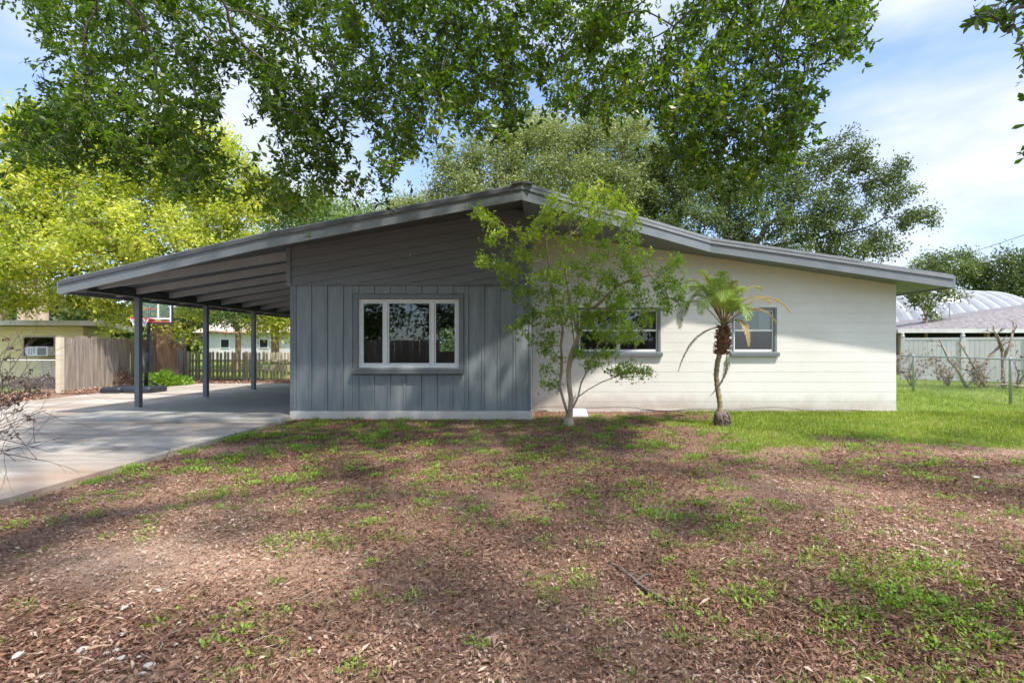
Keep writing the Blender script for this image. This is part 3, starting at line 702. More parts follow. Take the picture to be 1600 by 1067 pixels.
def litter_patch(name, label, n, xr, yr, seed):
    rng = np.random.default_rng(seed); x = rng.uniform(*xr, n); y = rng.uniform(*yr, n)
    k = fbm(x*1.5, y*1.5, 3) > .40; x, y = x[k], y[k]; n = len(x); ang = rng.uniform(0, 2*PI, n); t_ = rng.normal(size=n)*.35
    d = np.stack([np.cos(ang)*np.cos(t_), np.sin(ang)*np.cos(t_), np.sin(t_)], 1)
    V = leaf_quads(np.stack([x, y, .01+rng.random(n)*.05], 1), d, unit(rdir(n, rng)*.4+np.array([0,0,1])), .06+.06*rng.random(n), .03+.02*rng.random(n))
    tag(link(name, quadmesh(name, V, np.clip(.62+.2*rng.normal(size=n), 0, 1)), M['l_litter']), label, 'leaf litter', kind='stuff')
litter_patch('fence_litter', 'orange brown dead leaves drifted along the foot of the board fence', 9000, (-14.3,-12.5), (8,18.5), 4)
litter_patch('back_litter', 'brown leaf drift at the far edge of the driveway under the picket fence', 9000, (-14.3,-5), (18.2,20.0), 9)

def stone(px, py, r, label, seed, group=None, flat=.5):
    rg = random.Random(seed); p = gnd(px, py); t = MB()
    import bmesh
    bm = bmesh.new(); bmesh.ops.create_icosphere(bm, subdivisions=2, radius=1)
    e = [1+.3*rg.random(), .7+.2*rg.random(), flat*(.8+.3*rg.random())]; a0 = rg.uniform(0, PI)
    pl = [(Vector((rg.gauss(0,1), rg.gauss(0,1), rg.gauss(0,.6))).normalized(), .55+.25*rg.random()) for _ in range(7)]
    for v in bm.verts:
        co_ = v.co.copy()
        for nn_, dd in pl:
            h = co_.dot(nn_)
            if h > dd: co_ -= nn_*(h-dd)
        co_ = Vector((co_.x*e[0], co_.y*e[1], co_.z*e[2]))*r
        v.co = Vector((0,0,.010+r*.1))+Vector((co_.x*math.cos(a0)-co_.y*math.sin(a0), co_.x*math.sin(a0)+co_.y*math.cos(a0), co_.z))+p+Vector((0,0,r*.12))
    me = bpy.data.meshes.new('stone'); bm.to_mesh(me); bm.free()
    tag(link('stone', me, M['stone'], org=p), label, 'stone', group)
for px, py, r, lab in ((247,926,.021,'lone flat white stone on leaves near the orange sunlit patch'),
        (127,1022,.034,'largest white stone in the scatter at the lower left'),
        (26,1030,.030,'white stone farthest left in the lower left scatter'),
        (234,1046,.026,'angular white stone just right of the lower left scatter'),
        (194,953,.018,'small pale stone lying above the lower left scatter')):
    stone(px, py, r, lab, px, 'white stones at the lower left')
for i, (px, py, r) in enumerate(((64,1024,.013), (147,1007,.017), (166,1025,.016), (183,1020,.018), (190,1032,.016), (80,1044,.015), (222,1058,.017), (217,1030,.011), (275,1010,.011), (308,1031,.011), (324,1019,.009), (80,1058,.013), (50,1060,.012), (193,994,.016), (15,1046,.012), (100,1033,.009), (512,878,.009), (1526,748,.05))):
    if i == 17: stone(px, py, r, 'pale flat stone in the sandy patch at the lawn edge', 99, None, .2)
    elif i == 16: stone(px, py, r, 'tiny white pebble alone in the middle of the brown yard', 98)
    else: stone(px, py, r, 'small white pebble scattered among the leaves at the lower left', i*7+1, 'small pebbles in the lower left scatter')
def stick(pix, r0, r1, label, mat='deadwood', forks=(), lift=.012):
    rg = random.Random(int(pix[0][0])); ps = []
    P_ = [gnd(*q) for q in pix]
    for i in range(len(P_)-1):
        for k in range(5):
            t = k/5; ps.append(P_[i].lerp(P_[i+1], t)+Vector((rg.gauss(0,.004), rg.gauss(0,.006), lift+rg.gauss(0,.003))))
    ps.append(P_[-1]+Vector((0,0,lift))); n = len(ps)
    mb = MB().tube(ps, [r0+(r1-r0)*i/(n-1) for i in range(n)], 6)
    for i, dx, dy in forks: mb.tube([ps[i], ps[i]+Vector((dx,dy,.02)), ps[i]+Vector((dx*1.9,dy*1.6,.01))], [r1*1.1,r1*.8,r1*.5], 5)
    tag(mb.build('fallen_stick', M[mat], org=P_[0], smooth=True), label, 'stick')
stick([(952,880),(985,903),(1010,925),(1042,943)], .011, .007, 'dark crooked fallen branch lying diagonally on the leaves at right of centre', 'twig', ((7,.06,.05),(11,-.05,.04)))
stick([(432,948),(462,939),(492,928)], .004, .003, 'thin pale stick lying on the brown ground left of centre')
stick([(200,876),(228,868),(248,857)], .004, .002, 'slender bowed stick across the orange sunlit patch')
stick([(385,1012),(405,1003),(428,993)], .005, .003, 'gray brown stick near the bottom edge left of centre')
stick([(640,938),(670,955),(690,972)], .004, .003, 'short thin dark stick near the bottom centre', 'twig')
stick([(245,1020),(262,998),(300,975)], .004, .002, 'curved pale twig right of the white stones')
stick([(1142,795),(1170,794),(1196,796)], .006, .004, 'pale twig lying level in the right half of the yard')
stick([(962,905),(972,899),(988,899),(990,905)], .003, .002, 'small curled twig left of the dark crooked branch')

# ------------------------------------------------------------------ crape myrtle in front of the step in the wall
rng = np.random.default_rng(31)
poly_hi = [(722,332),(742,312),(775,335),(800,350),(830,345),(850,300),(868,285),(880,300),(905,285),(930,272),(948,292),(972,290),(985,320),(1008,345),(1004,375),(1040,398),(1085,400),(1078,425),(1100,440),(1062,470),(1075,480),(1025,500),(1000,545),(955,540),(900,520),(860,500),(830,480),(810,440),(770,425),(740,405),(757,380),(760,352)]
poly_lo = [(905,545),(960,545),(1000,570),(1032,572),(1020,598),(990,602),(962,590),(930,575),(905,575)]
poly_lf = [(850,500),(872,520),(868,590),(850,620),(842,600),(855,560),(838,540)]
poly_l2 = [(770,430),(830,440),(835,520),(815,545),(790,520),(800,480)]
A_ = np.vstack([attract_poly(poly_hi, 620, 7.45, 8.35, rng), attract_poly(poly_lo, 70, 8.0, 8.7, rng), attract_poly(poly_lf, 30, 8.3, 8.9, rng), attract_poly(poly_l2, 40, 8.0, 8.5, rng)])
low = A_[:,2] < 2.9; A_[low,1] += .35*rng.random(low.sum())
def ptl(L_): return [np.array(at(px, py, Y)) for px, py, Y in L_]
base_m = ptl([(888,664,8.70)])
tr1 = ptl([(886,645,8.70),(880,625,8.70),(874,603,8.69),(877,580,8.68),(878,560,8.66),(876,540,8.64),(879,520,8.60),(878,503,8.55),(874,490,8.5)])
tr2 = ptl([(891,645,8.66),(892,622,8.62),(889,600,8.58),(888,580,8.56),(891,560,8.55),(898,540,8.52),(906,522,8.48),(912,500,8.42),(919,482,8.36),(928,460,8.30),(934,440,8.24)])
tr3 = ptl([(903,620,8.58),(920,608,8.52),(940,597,8.45),(958,590,8.4)])
tr4 = ptl([(908,598,8.56),(920,574,8.50),(930,550,8.44),(938,530,8.4)])
tr5 = ptl([(893,505,8.5),(897,480,8.45),(905,455,8.35),(903,430,8.2)])
tr6 = ptl([(868,480,8.45),(862,455,8.4),(860,430,8.3),(856,400,8.2),(852,370,8.05)])
tr7 = ptl([(902,515,8.46),(893,490,8.4),(888,462,8.3),(884,430,8.2),(882,400,8.05),(886,372,7.95)])
tr8 = ptl([(930,480,8.2),(948,462,8.1),(966,446,8.0),(990,436,7.95),(1015,430,7.9)])
seeds = base_m+tr1+tr2+tr3+tr4+tr5+tr6+tr7+tr8
n1, n2, n3, n4 = len(tr1), len(tr2), len(tr3), len(tr4)
par = [-1]+[0]+list(range(1, n1))+[0]+list(range(n1+1, n1+n2)); i2 = n1+1
par += [i2+0]+list(range(n1+n2+1, n1+n2+n3)); par += [n1+n2+1]+list(range(n1+n2+n3+1, n1+n2+n3+n4)); par += [i2+5]+list(range(1+n1+n2+n3+n4, 1+n1+n2+n3+n4+len(tr5)-1))
o6 = 1+n1+n2+n3+n4+len(tr5); par += [n1]+list(range(o6, o6+len(tr6)-1)); o7 = o6+len(tr6); par += [i2+6]+list(range(o7, o7+len(tr7)-1)); o8 = o7+len(tr7); par += [i2+8]+list(range(o8, o8+len(tr8)-1))
t = thing('flowering_shrub_tree', 'multi-stemmed leafy small tree with pale bark where gray wall meets cream wall', 'tree', (base_m[0][0], 8.7, 0))
P, pr = colonize(A_, seeds, par, .075, .10, jit=.22, rng=rng)
mb, R, kids = branch_mesh(P, pr, .0028, 2.05, .060, 0, 9, 3)
mb.tube([(base_m[0][0]+.0,8.70,-.05),(base_m[0][0],8.7,.04),(base_m[0][0],8.69,.16)], [.125,.095,.07], 10)
mb.build('trunk', M['palebark'], t, smooth=True)
V, sh = rosettes(P, pr, R, .0052, 5, 4, .055, .042, .023, rng, .0, cl=.22, base=.45)
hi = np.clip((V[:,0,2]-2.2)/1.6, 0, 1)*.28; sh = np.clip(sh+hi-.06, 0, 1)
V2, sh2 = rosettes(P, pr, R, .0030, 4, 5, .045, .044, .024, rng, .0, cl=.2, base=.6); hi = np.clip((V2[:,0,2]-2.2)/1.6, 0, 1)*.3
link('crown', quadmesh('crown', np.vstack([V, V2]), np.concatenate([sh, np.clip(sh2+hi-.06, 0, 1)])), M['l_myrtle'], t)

# ------------------------------------------------------------------ small date palm
pb = gnd(1127,665); t = thing('date_palm', 'small palm with curved ringed trunk and drooping fronds by the right window', 'palm', (pb.x, pb.y, 0))
def pp(px, py, Y=8.65): return at(px, py, Y)
tp_ = [pp(1126,648), pp(1125,630), pp(1121,606), pp(1119,585), pp(1121,566), pp(1126,548), pp(1128,530)]
cv = []
for i in range(len(tp_)-1):
    for k in range(8): cv.append(tp_[i].lerp(tp_[i+1], k/8))
cv.append(tp_[-1]); rr = [.044+.007*(i % 3 == 0)+.02*max(0, 1-i/6)-.004*min(1, i/30) for i in range(len(cv))]
MB().tube(cv, rr, 12).build('trunk', M['palmbark'], t, smooth=True)
rg = random.Random(4); mb = MB(); bp_ = [(1127,672,.125),(1128,664,.125),(1127,655,.128),(1126,647,.11),(1126,640,.065)]
mb.tube([pp(a,b,8.66) for a,b,_ in bp_], [r for *_,r in bp_], 14)
for k in range(170):
    a = rg.uniform(0, 2*PI); z = rg.uniform(.0,.25); r = .118*math.sqrt(max(.1, 1-((z-.11)/.2)**2)); c0 = Vector((pb.x+r*math.cos(a), 8.66+r*math.sin(a), z))
    mb.tube([c0, c0+Vector((math.cos(a)*.02, math.sin(a)*.02, -.03)), c0+Vector((math.cos(a)*.025, math.sin(a)*.025, -.07))], [.012,.009,.004], 5)
mb.build('root_bulb', M['palmbulb'], t, smooth=True)
mb = MB(); top_ = pp(1130,512); 
mb.tube([pp(1128,554), pp(1128,546), pp(1129,537), pp(1130,526), pp(1131,514), pp(1131,506)], [.05,.085,.105,.10,.07,.04], 12)
for k in range(170):
    a = rg.uniform(0, 2*PI); f = rg.random(); c0 = pp(1128.5+2*f, 553-44*f)+Vector((math.cos(a), math.sin(a), 0))*(.085 if f < .7 else .06)
    up = rg.uniform(-.4,.9); q = c0+Vector((math.cos(a)*.05, math.sin(a)*.05, .05*up))
    mb.tube([c0, q, q+Vector((math.cos(a)*.02, math.sin(a)*.02, .05*up))], [.013,.008,.003], 4)
mb.build('leaf_bases', pm('palm_leaf_base', (.09,.045,.025), (.26,.14,.08), 14, .9, .8), t)
vq, shq = [], []
rng = np.random.default_rng(12); mbs = MB()
def frond(tip, mid, hue, ln=.20, dens=84, c0=None, droop=.3):
    p0 = np.array(pp(1131,511) if c0 is None else c0); p2 = np.array(tip); p1 = np.array(mid)
    T = np.linspace(0, 1, 22)[:,None]; cpt = 2*p1-.5*(p0+p2)
    C = (1-T)**2*p0+2*T*(1-T)*cpt+T**2*p2
    mbs.tube([Vector(q) for q in C], [.011*(1-i/24)+.002 for i in range(22)], 5)
    tt = np.linspace(.22, 1, dens)
    ci = (1-tt[:,None])**2*p0+2*tt[:,None]*(1-tt[:,None])*cpt+tt[:,None]**2*p2
    tn = unit(2*(1-tt[:,None])*(cpt-p0)+2*tt[:,None]*(p2-cpt))
    up = np.array([0,0,1.]); sd = unit(np.cross(tn, up)+1e-4); nn = np.cross(sd, tn)
    for sgn in (-1, 1):
        d = unit(tn*(.55+.5*tt[:,None])+sd*sgn*.85+nn*.18-up*droop+rng.normal(size=ci.shape)*.09)
        l = ln*np.sin(PI*np.clip(.12+.86*tt, 0, 1))**.6*(.85+.3*rng.random(len(tt)))
        # two segments so leaflets bend down
        a = leaf_quads(ci, d, nn+rng.normal(size=ci.shape)*.2, l*.62, np.full(len(tt), .0095), wide=.5)
        e = ci+d*(l*.5)[:,None]; d2 = unit(d-up*(.28+droop*.6)); b = leaf_quads(e, d2, nn+rng.normal(size=ci.shape)*.2, l*.6, np.full(len(tt), .008), wide=.3)
        vq.extend([a, b]); h = np.clip(hue+rng.normal(size=len(tt))*.06+.0*tt, 0, 1); shq.extend([h, h])
for (tx, ty, tY), (mx, my, mY), hue, ln in (
    ((1060,580,8.5),(1088,528,8.55),.05,.10), ((1052,470,8.3),(1092,448,8.5),.30,.24), ((1062,512,8.2),(1082,470,8.4),.18,.22), ((1075,440,8.8),(1100,452,8.7),.36,.24),
    ((1103,432,8.7),(1113,455,8.7),.74,.20), ((1118,436,8.3),(1122,460,8.5),.34,.22), ((1140,448,8.9),(1137,470,8.8),.40,.22), ((1152,468,8.1),(1144,474,8.4),.36,.22),
    ((1168,500,8.2),(1156,478,8.4),.36,.22), ((1190,453,8.8),(1162,456,8.7),.66,.16), ((1236,490,8.6),(1190,466,8.6),.82,.13), ((1214,506,8.3),(1176,482,8.4),.86,.13),
    ((1206,476,9.1),(1168,466,8.9),.80,.14), ((1170,540,8.1),(1158,502,8.3),.78,.12), ((1095,490,7.9),(1110,466,8.2),.33,.24), ((1130,470,7.8),(1130,458,8.2),.38,.24),
    ((1110,618,8.55),(1134,580,8.55),.06,.10), ((1085,462,9.3),(1108,456,9.0),.33,.2), ((1160,450,9.3),(1148,458,9.0),.5,.2), ((1072,490,8.7),(1096,462,8.7),.24,.24), ((1146,440,8.4),(1140,462,8.5),.62,.18), ((1092,424,8.6),(1112,446,8.6),.36,.22), ((1128,425,8.5),(1129,455,8.6),.38,.2), ((1158,455,8.6),(1148,466,8.6),.4,.22), ((1080,455,8.4),(1104,452,8.6),.36,.22)):
    c0 = pp(1131,535,8.6) if (tx, ty) == (1110,618) else None
    frond(at(tx,ty,tY), at(mx,my,mY), hue+(.14 if .2 < hue < .5 else 0), ln*.90, c0=c0, droop=.14)
mbs.build('frond_stalks', M['palmbark'], t, smooth=True)
link('fronds', quadmesh('fronds', np.vstack(vq), np.concatenate(shq)), M['l_palm'], t)

# ------------------------------------------------------------------ big overhanging oak (trunk beside the camera, out of frame)
rng = np.random.default_rng(77)
polys = [  # photo-outline samples at their depth, number, Y range
 ([(0,-90),(40,40),(75,60),(90,125),(60,215),(100,195),(240,150),(330,120),(420,110),(500,170),(520,0),(520,-90)], 620, 5.2, 7.2),
 ([(0,190),(60,170),(240,130),(350,150),(335,235),(345,290),(310,310),(250,290),(195,275),(90,255),(0,265)], 480, 5.0, 6.6),
 ([(395,100),(520,120),(510,190),(535,235),(525,290),(500,330),(455,340),(420,300),(432,240),(405,190)], 270, 5.0, 6.4),
 ([(480,-90),(1000,-90),(985,60),(1000,130),(960,195),(880,185),(820,200),(760,180),(720,190),(640,150),(520,140)], 1000, 5.0, 7.4),
 ([(545,110),(640,120),(700,170),(660,240),(625,275),(600,310),(570,285),(590,230),(555,190)], 190, 5.0, 6.4),
 ([(690,150),(810,180),(800,215),(815,250),(780,235),(740,210),(700,195)], 70, 5.0, 6.2),
 ([(985,150),(1000,100),(1040,60),(1120,-90),(1330,-90),(1368,30),(1335,75),(1350,100),(1300,110),(1275,160),(1295,190),(1262,240),(1215,290),(1150,275),(1110,290),(1065,250),(1010,260),(1015,205)], 900, 4.9, 7.0),
 ([(1030,200),(1120,230),(1240,250),(1180,320),(1110,290),(1060,270)], 90, 5.4, 6.6)]
A_ = np.vstack([attract_poly(p_, int(n_), a_, b_, rng) for p_, n_, a_, b_ in polys])
corner = attract_poly([(1500,-60),(1512,60),(1560,65),(1572,100),(1605,110),(1660,60),(1660,-60)], 110, 2.4, 3.0, rng)
corner2 = attract_poly([(1592,215),(1640,215),(1640,260),(1592,260)], 8, 2.6, 2.9, rng)
# crown over and behind the camera, above the frame, shading the yard
ov = []
while len(ov) < 420:
    p_ = np.array([rng.uniform(-7,11), rng.uniform(-8,5), rng.uniform(4.6,9.5)])
    if p_[2] > 3.0+.76*max(p_[1], 0) and fbm(np.array([p_[0]*.55+3]), np.array([p_[1]*.55+40]), 2)[0] > .40: ov.append(p_)
trunk = [(-1.2,-4.2,-.1),(-1.2,-4.2,.6),(-1.15,-4.15,1.5),(-1.05,-4.0,2.5),(-.9,-3.7,3.4),(-.8,-3.3,4.2),(-.7,-2.8,4.9),(-.6,-2.2,5.5),(-.5,-1.5,6.0),(-.5,-.8,6.4),(-.5,0,6.8),(-.6,.9,7.1),(-.7,1.9,7.3),(-.8,2.9,7.4),(-.8,3.9,7.3)]
trunk = [np.array(q, float) for q in trunk]; tpar = [-1]+list(range(len(trunk)-1))
def limb(start, pts):
    for k, q in enumerate(pts): trunk.append(np.array(q, float)); tpar.append(start if k == 0 else len(trunk)-2)
limb(11, [(-1.6,1.6,7.2),(-2.6,2.5,7.2),(-3.6,3.4,7.1),(-4.4,4.3,6.8),(-5.0,5.1,6.4)])
limb(11, [(.4,1.5,7.1),(1.2,2.5,7.1),(2.0,3.5,7.0),(2.6,4.4,6.8),(2.9,5.2,6.5)])
n_main = len(trunk)
limb(8, [(.6,-1.3,6.0),(1.6,-.9,6.0),(2.5,0,5.8),(3.1,1.0,5.4),(3.3,1.9,4.9),(3.2,2.6,4.1)])
t = thing('oak_tree', 'large oak whose leafy dark boughs hang across the top of the view', 'tree', (-1.2,-4.2,0))
allA = np.vstack([A_, np.array(ov)])
P, pr = colonize(allA, trunk[:n_main], tpar[:n_main], .17, .20, jit=.30, sag=.10, rng=rng, maxit=260)
P2, pr2 = colonize(np.vstack([corner, corner2]), [trunk[8]]+trunk[n_main:], [-1]+list(range(len(trunk)-n_main)), .045, .05, jit=.25, sag=.05, rng=rng, maxit=200)
mb, R, kids = branch_mesh(P, pr, .0034, 2.5, .30, 0, 12, 5)
mb.build('trunk', M['oakbark'], t, smooth=True)
nearc = lambda Q: (Q[:,0] > 1.9) & (Q[:,1] < 3.6) & (Q[:,2] < 3.9+0*Q[:,0]) & (Q[:,1] > 1.8)
mb2, R2, kids2 = branch_mesh(P2, pr2, .0016, 2.9, .035, 0, 10); mb2.build('side_limb', M['oakbark'], t, smooth=True)
frame = lambda Q: (Q[:,1] > 4.2) & ~nearc(Q)
over = lambda Q: (Q[:,1] <= 4.2) & ~nearc(Q) & (Q[:,2] > 2.6+.76*np.maximum(Q[:,1], 0))
V1, s1 = rosettes(P, pr, R, .0066, 6, 8, .085, .082, .030, rng, .35, cl=.36, base=.45, pick=frame)
V3, s3 = foliage(P, pr, R, kids, .0075, 30, .17, .10, .045, rng, .3, cl=.2, base=.45, pick=over)
link('crown', quadmesh('crown', np.vstack([V1, V3]), np.concatenate([s1, s3])), M['l_oak'], t)
Vc, sc_ = rosettes(P2, pr2, R2, .0052, 1, 4, .012, .060, .022, rng, .3, cl=.12, base=.2, pick=nearc, nper=6)
link('near_leaves', quadmesh('near_leaves', Vc, sc_, 6), M['l_oak'], t)
import sys; sys.stderr.write('CORNER %d %d %s\n' % (len(P2), len(Vc), P2[-1]))
print('OAK', len(P), len(V1), len(V3), len(Vc))

# ------------------------------------------------------------------ trees behind
def E(px, py, Y, rx, rz, ry=None): p_ = at(px, py, Y); return (p_.x, p_.y, p_.z, rx*Y/F, ry if ry else rx*Y/F*.8, rz*Y/F)
# yellow-green broad tree beside the driveway
bx, by = at(262,598,18.4).x, 18.4
tk = [(bx,by,-.1),(bx-.02,by,.5),(bx-.05,by,1.1),(bx-.1,by,1.7),(bx-.2,by,2.3),(bx-.35,by-.1,2.9),(bx-.6,by-.2,3.5),(bx-.9,by-.3,4.1),(bx-1.2,by-.3,4.8),(bx-1.4,by-.4,5.5)]
tk = [np.array(q, float) for q in tk]; tpar = [-1]+list(range(len(tk)-1))
def limb2(start, pts):
    for k, q in enumerate(pts): tk.append(np.array(q, float)); tpar.append(start if k == 0 else len(tk)-2)
limb2(4, [at(290,508,18.2), at(320,496,18.1), at(345,470,18), at(365,440,18)])
limb2(3, [at(285,545,18.2), at(300,530,18), at(330,518,18), at(358,520,18), at(384,520,18.2), at(400,490,18.4)])
limb2(5, [at(250,470,17.8), at(215,430,17.2), at(180,390,17), at(150,350,17)])
limb2(6, [at(285,440,18.2), at(310,380,18.2), at(330,330,18.4)])
ells = [E(75,330,17.5,95,80), E(20,250,18,70,70), E(160,300,18,100,70), E(260,270,18.6,90,70), E(330,300,18.8,75,70), E(120,410,16.5,110,60), E(230,390,17,110,70), E(330,390,18,80,60),
        E(375,330,18.8,40,60), E(390,435,18.5,60,36), E(440,490,19.2,36,34), E(30,420,16.8,70,60), E(180,470,16.6,70,40), E(60,470,17,40,22), E(95,215,18.5,80,50), E(310,230,19,60,45), E(365,440,18,45,26)]
rng = np.random.default_rng(41)
for k in range(46):
    e = ells[rng.integers(0, 13)]; dd = rdir(1, rng)[0]; dd[1] = -abs(dd[1])*.8; q = rng.uniform(.45,.8); ells.append((e[0]+dd[0]*e[3]*.95, e[1]+dd[1]*e[4]*.95, e[2]+dd[2]*e[5]*.95, q, q, q*.75))
A_ = attract_ell(ells, 1900, .6, rng)
t = thing('broadleaf_tree', 'wide yellow-green tree with thick brown trunk beside the driveway fence', 'tree', (bx,by,0))
P, pr = colonize(A_, tk, tpar, .30, .34, jit=.25, rng=rng)
mb, R, kids = branch_mesh(P, pr, .010, 2.5, .33, .014, 12, 1.6)
mb.tube([(bx,by,-.1),(bx,by,.12),(bx,by,.5)], [.46,.39,.33], 12)
mb.build('trunk', M['bark'], t, smooth=True)
V, sh = foliage(P, pr, R, kids, .019, 80, .19, .135, .07, rng, .25, cl=.34, base=.50, zup=1.2)
link('crown', quadmesh('crown', V, sh), M['l_camphor'], t); print('CAMPHOR', len(P), len(V))
# low bush at its foot
def bush(name, label, cx, cy, r, h, n, leafm, L, W, seed, group=None, cat='bush', stems=None, base=.5):
    rng = np.random.default_rng(seed); t = thing(name, label, cat, (cx,cy,0), group)
    mb = MB(); tips = []
    for k in range(14):
        a = rng.uniform(0, 2*PI); rr_ = rng.uniform(.2,.85)*r; e = Vector((cx+rr_*math.cos(a), cy+rr_*math.sin(a), h*rng.uniform(.5,.95)))
        mb.tube([(cx+.1*r*math.cos(a), cy+.1*r*math.sin(a), -.02), Vector((cx,cy,0)).lerp(e, .5)+Vector((0,0,.1*h)), e], [.014,.01,.005], 5)
    mb.build('stem', M['twig'] if stems is None else M[stems], t)
    d = rdir(n, rng); d[:,2] = np.abs(d[:,2]); q = .55+.45*rng.random((n,1)); c = np.array([cx,cy,.03])+d*q*np.array([r,r,h])*(1+.18*np.sin(d[:,:1]*7+d[:,1:2]*5))
    V = leaf_quads(c, unit(d+rdir(n, rng)*.7), unit(rdir(n, rng)+np.array([0,0,.8])), L*(.7+.6*rng.random(n)), W*(.7+.6*rng.random(n)))
    link('foliage', quadmesh('foliage', V, np.clip(base+.18*rng.normal(size=n), 0, 1)), leafm, t); return t
b_ = at(252,590,17.2); bush('green_bush', 'low bright green bush at the foot of the thick brown trunk', b_.x, b_.y, .75, .42, 2600, M['l_weed'], .11, .05, 3)
b_ = at(212,590,17); bush('dead_bush', 'brown withered bush against the board fence behind the basketball stand', b_.x-.6, b_.y, .45, .55, 700, M['l_pink'], .1, .04, 4)

def simple_tree(name, label, px, base_y, Y, ells, n, step, kill, leafm, barkm, base_r, per, spread, L, W, seed, group=None, cat='tree', tip=.012, rt=.05, base=.5, cl=.25, lean=0, rdraw=.016, zup=.8, limbs=None, x=None, sh=.5, fork=2.6, sag=0):
    rng = np.random.default_rng(seed); x = (px-CX)*Y/F if x is None else x
    A_ = attract_ell(ells, n, sh, rng)
    tk = [np.array([x, Y, -.1])]; k = 0
    while tk[-1][2] < fork: k += 1; tk.append(np.array([x+lean*k*.1, Y, .5*k]))
    t, P, pr, R = make_tree(name, label, cat, tk, A_, step, kill, leafm, barkm, base_r, per, spread, L, W, rt=rt, tip=tip, seed=seed, base=base, cl=cl, rdraw=rdraw, zup=zup, group=group, sag=sag)
    return t
# pale live oak behind the ridge, dark live oak to its right
simple_tree('live_oak', 'pale olive live oak crown rising directly behind the roof ridge', 900, 0, 27,
    [E(740,260,26,60,45), E(850,240,27,80,55), E(960,240,27,85,60), E(900,300,26,110,50), E(760,310,26,80,38), E(700,300,27,30,35), E(1010,300,27,60,50), E(650,330,29,60,25), E(820,210,28,45,30)],
    1150, .42, .5, M['l_pale'], M['oakbark'], .42, 130, .30, .17, .075, 51, base=.52, cl=.3, tip=.014)
simple_tree('live_oak', 'dark green live oak with ragged airy top behind the cream wing', 1150, 0, 24,
    [E(1090,352,24,60,34), E(1170,335,24,60,44), E(1250,320,24,55,50), E(1310,345,24,45,45), E(1200,265,25,45,36), E(1262,262,24.5,34,30), E(1328,232,24,34,26), E(1350,275,24,36,24), E(1375,385,24,34,22), E(1392,300,24,36,24), E(1130,285,25,55,28), E(1320,392,24,45,22), E(1425,345,24,38,12), E(1452,332,24,22,7), E(1398,262,24,24,14), E(1420,300,24,20,12), E(1030,375,25,45,16), E(1215,385,24,60,20), E(1300,290,24,30,30), E(1035,300,26,50,50), E(1090,300,25,50,45), E(1010,345,26,50,28), E(1060,260,26,50,30)],
    1500, .34, .38, M['l_dark'], M['oakbark'], .42, 85, .19, .15, .07, 52, base=.5, cl=.28, tip=.010, rt=.03)
simple_tree('tree', 'light green tree seen over the carport roof left of the ridge', 500, 0, 34, [E(480,335,34,60,28), E(545,335,34,42,22), E(440,350,34,40,25), E(600,335,35,40,14), E(520,345,33,70,20)], 420, .55, .6, M['l_far'], M['bark'], .3, 110, .45, .2, .10, 53, base=.72, rdraw=.03)
simple_tree('tree', 'layered green tree standing behind the arched metal building', 1500, 0, 62, [E(1490,425,62,45,18), E(1470,405,62,34,9), E(1530,430,62,30,25), E(1445,440,62,34,14), E(1505,394,62,20,6), E(1520,410,62,20,10)], 420, .8, .95, M['l_dark'], M['oakbark'], .3, 100, .5, .34, .17, 54, base=.62, rdraw=.03, fork=3)
simple_tree('tree', 'dark dense tree at the right edge behind the arched building', 1590, 0, 60, [E(1580,430,60,45,36), E(1625,440,60,50,50), E(1555,445,61,28,22), E(1600,465,59,50,30)], 560, .8, .95, M['l_dark'], M['oakbark'], .35, 100, .55, .34, .17, 55, base=.45, rdraw=.03)
simple_tree('young_tree', 'airy young tree in front of the arched building left of the dish', 1447, 0, 25, [E(1445,470,25,18,24), E(1425,462,25,20,14), E(1470,455,25,26,10), E(1455,490,25,20,10), E(1488,462,25,18,6)], 130, .3, .3, M['l_dark'], M['bark'], .07, 40, .16, .16, .08, 56, base=.6, rdraw=.012, fork=2)
simple_tree('tree', 'bright green tree beyond the picket fence at the driveway end', 430, 0, 30, [E(430,450,30,70,40), E(330,470,29,60,30), E(470,480,28,50,40), E(380,420,31,80,40)], 480, .5, .6, M['l_far'], M['bark'], .22, 90, .42, .19, .10, 57, base=.7, rdraw=.02)
simple_tree('slender_tree', 'slender tree standing on the grass beyond the picket fence', 372, 0, 26.5, [E(372,490,26.5,45,22), E(400,478,26.5,38,18), E(345,478,26.5,35,16)], 220, .3, .4, M['l_far'], M['bark'], .13, 50, .28, .15, .08, 58, base=.6, rdraw=.012, fork=1.6)
simple_tree('tree', 'green tree left of the trunks behind the yellow house', 5, 0, 24, [E(-10,450,24,40,50), E(10,490,24,35,25), E(-60,420,24,60,60)], 300, .45, .5, M['l_far'], M['bark'], .2, 80, .36, .16, .09, 59, base=.4, rdraw=.02)
# trunks with dead pinkish leaves behind the yellow house roof
g_ = 'gray trunks behind the yellow house'
for px, lab, r in ((36,'pale trunk at the left behind the yellow house roof',.20), (52,'pinkish trunk in the middle behind the yellow house roof',.24), (67,'gray trunk at the right behind the yellow house roof',.20)):
    simple_tree('bare_trunk_tree', lab, px, 0, 23, [E(px-4,446,23,24,26), E(px+6,430,23,24,20)], 40, .4, .5, M['l_pink'], M['palebark'], r, 60, .3, .14, .08, int(px)+60, group=g_, tip=.02, rt=.08, fork=4.2, rdraw=.02)
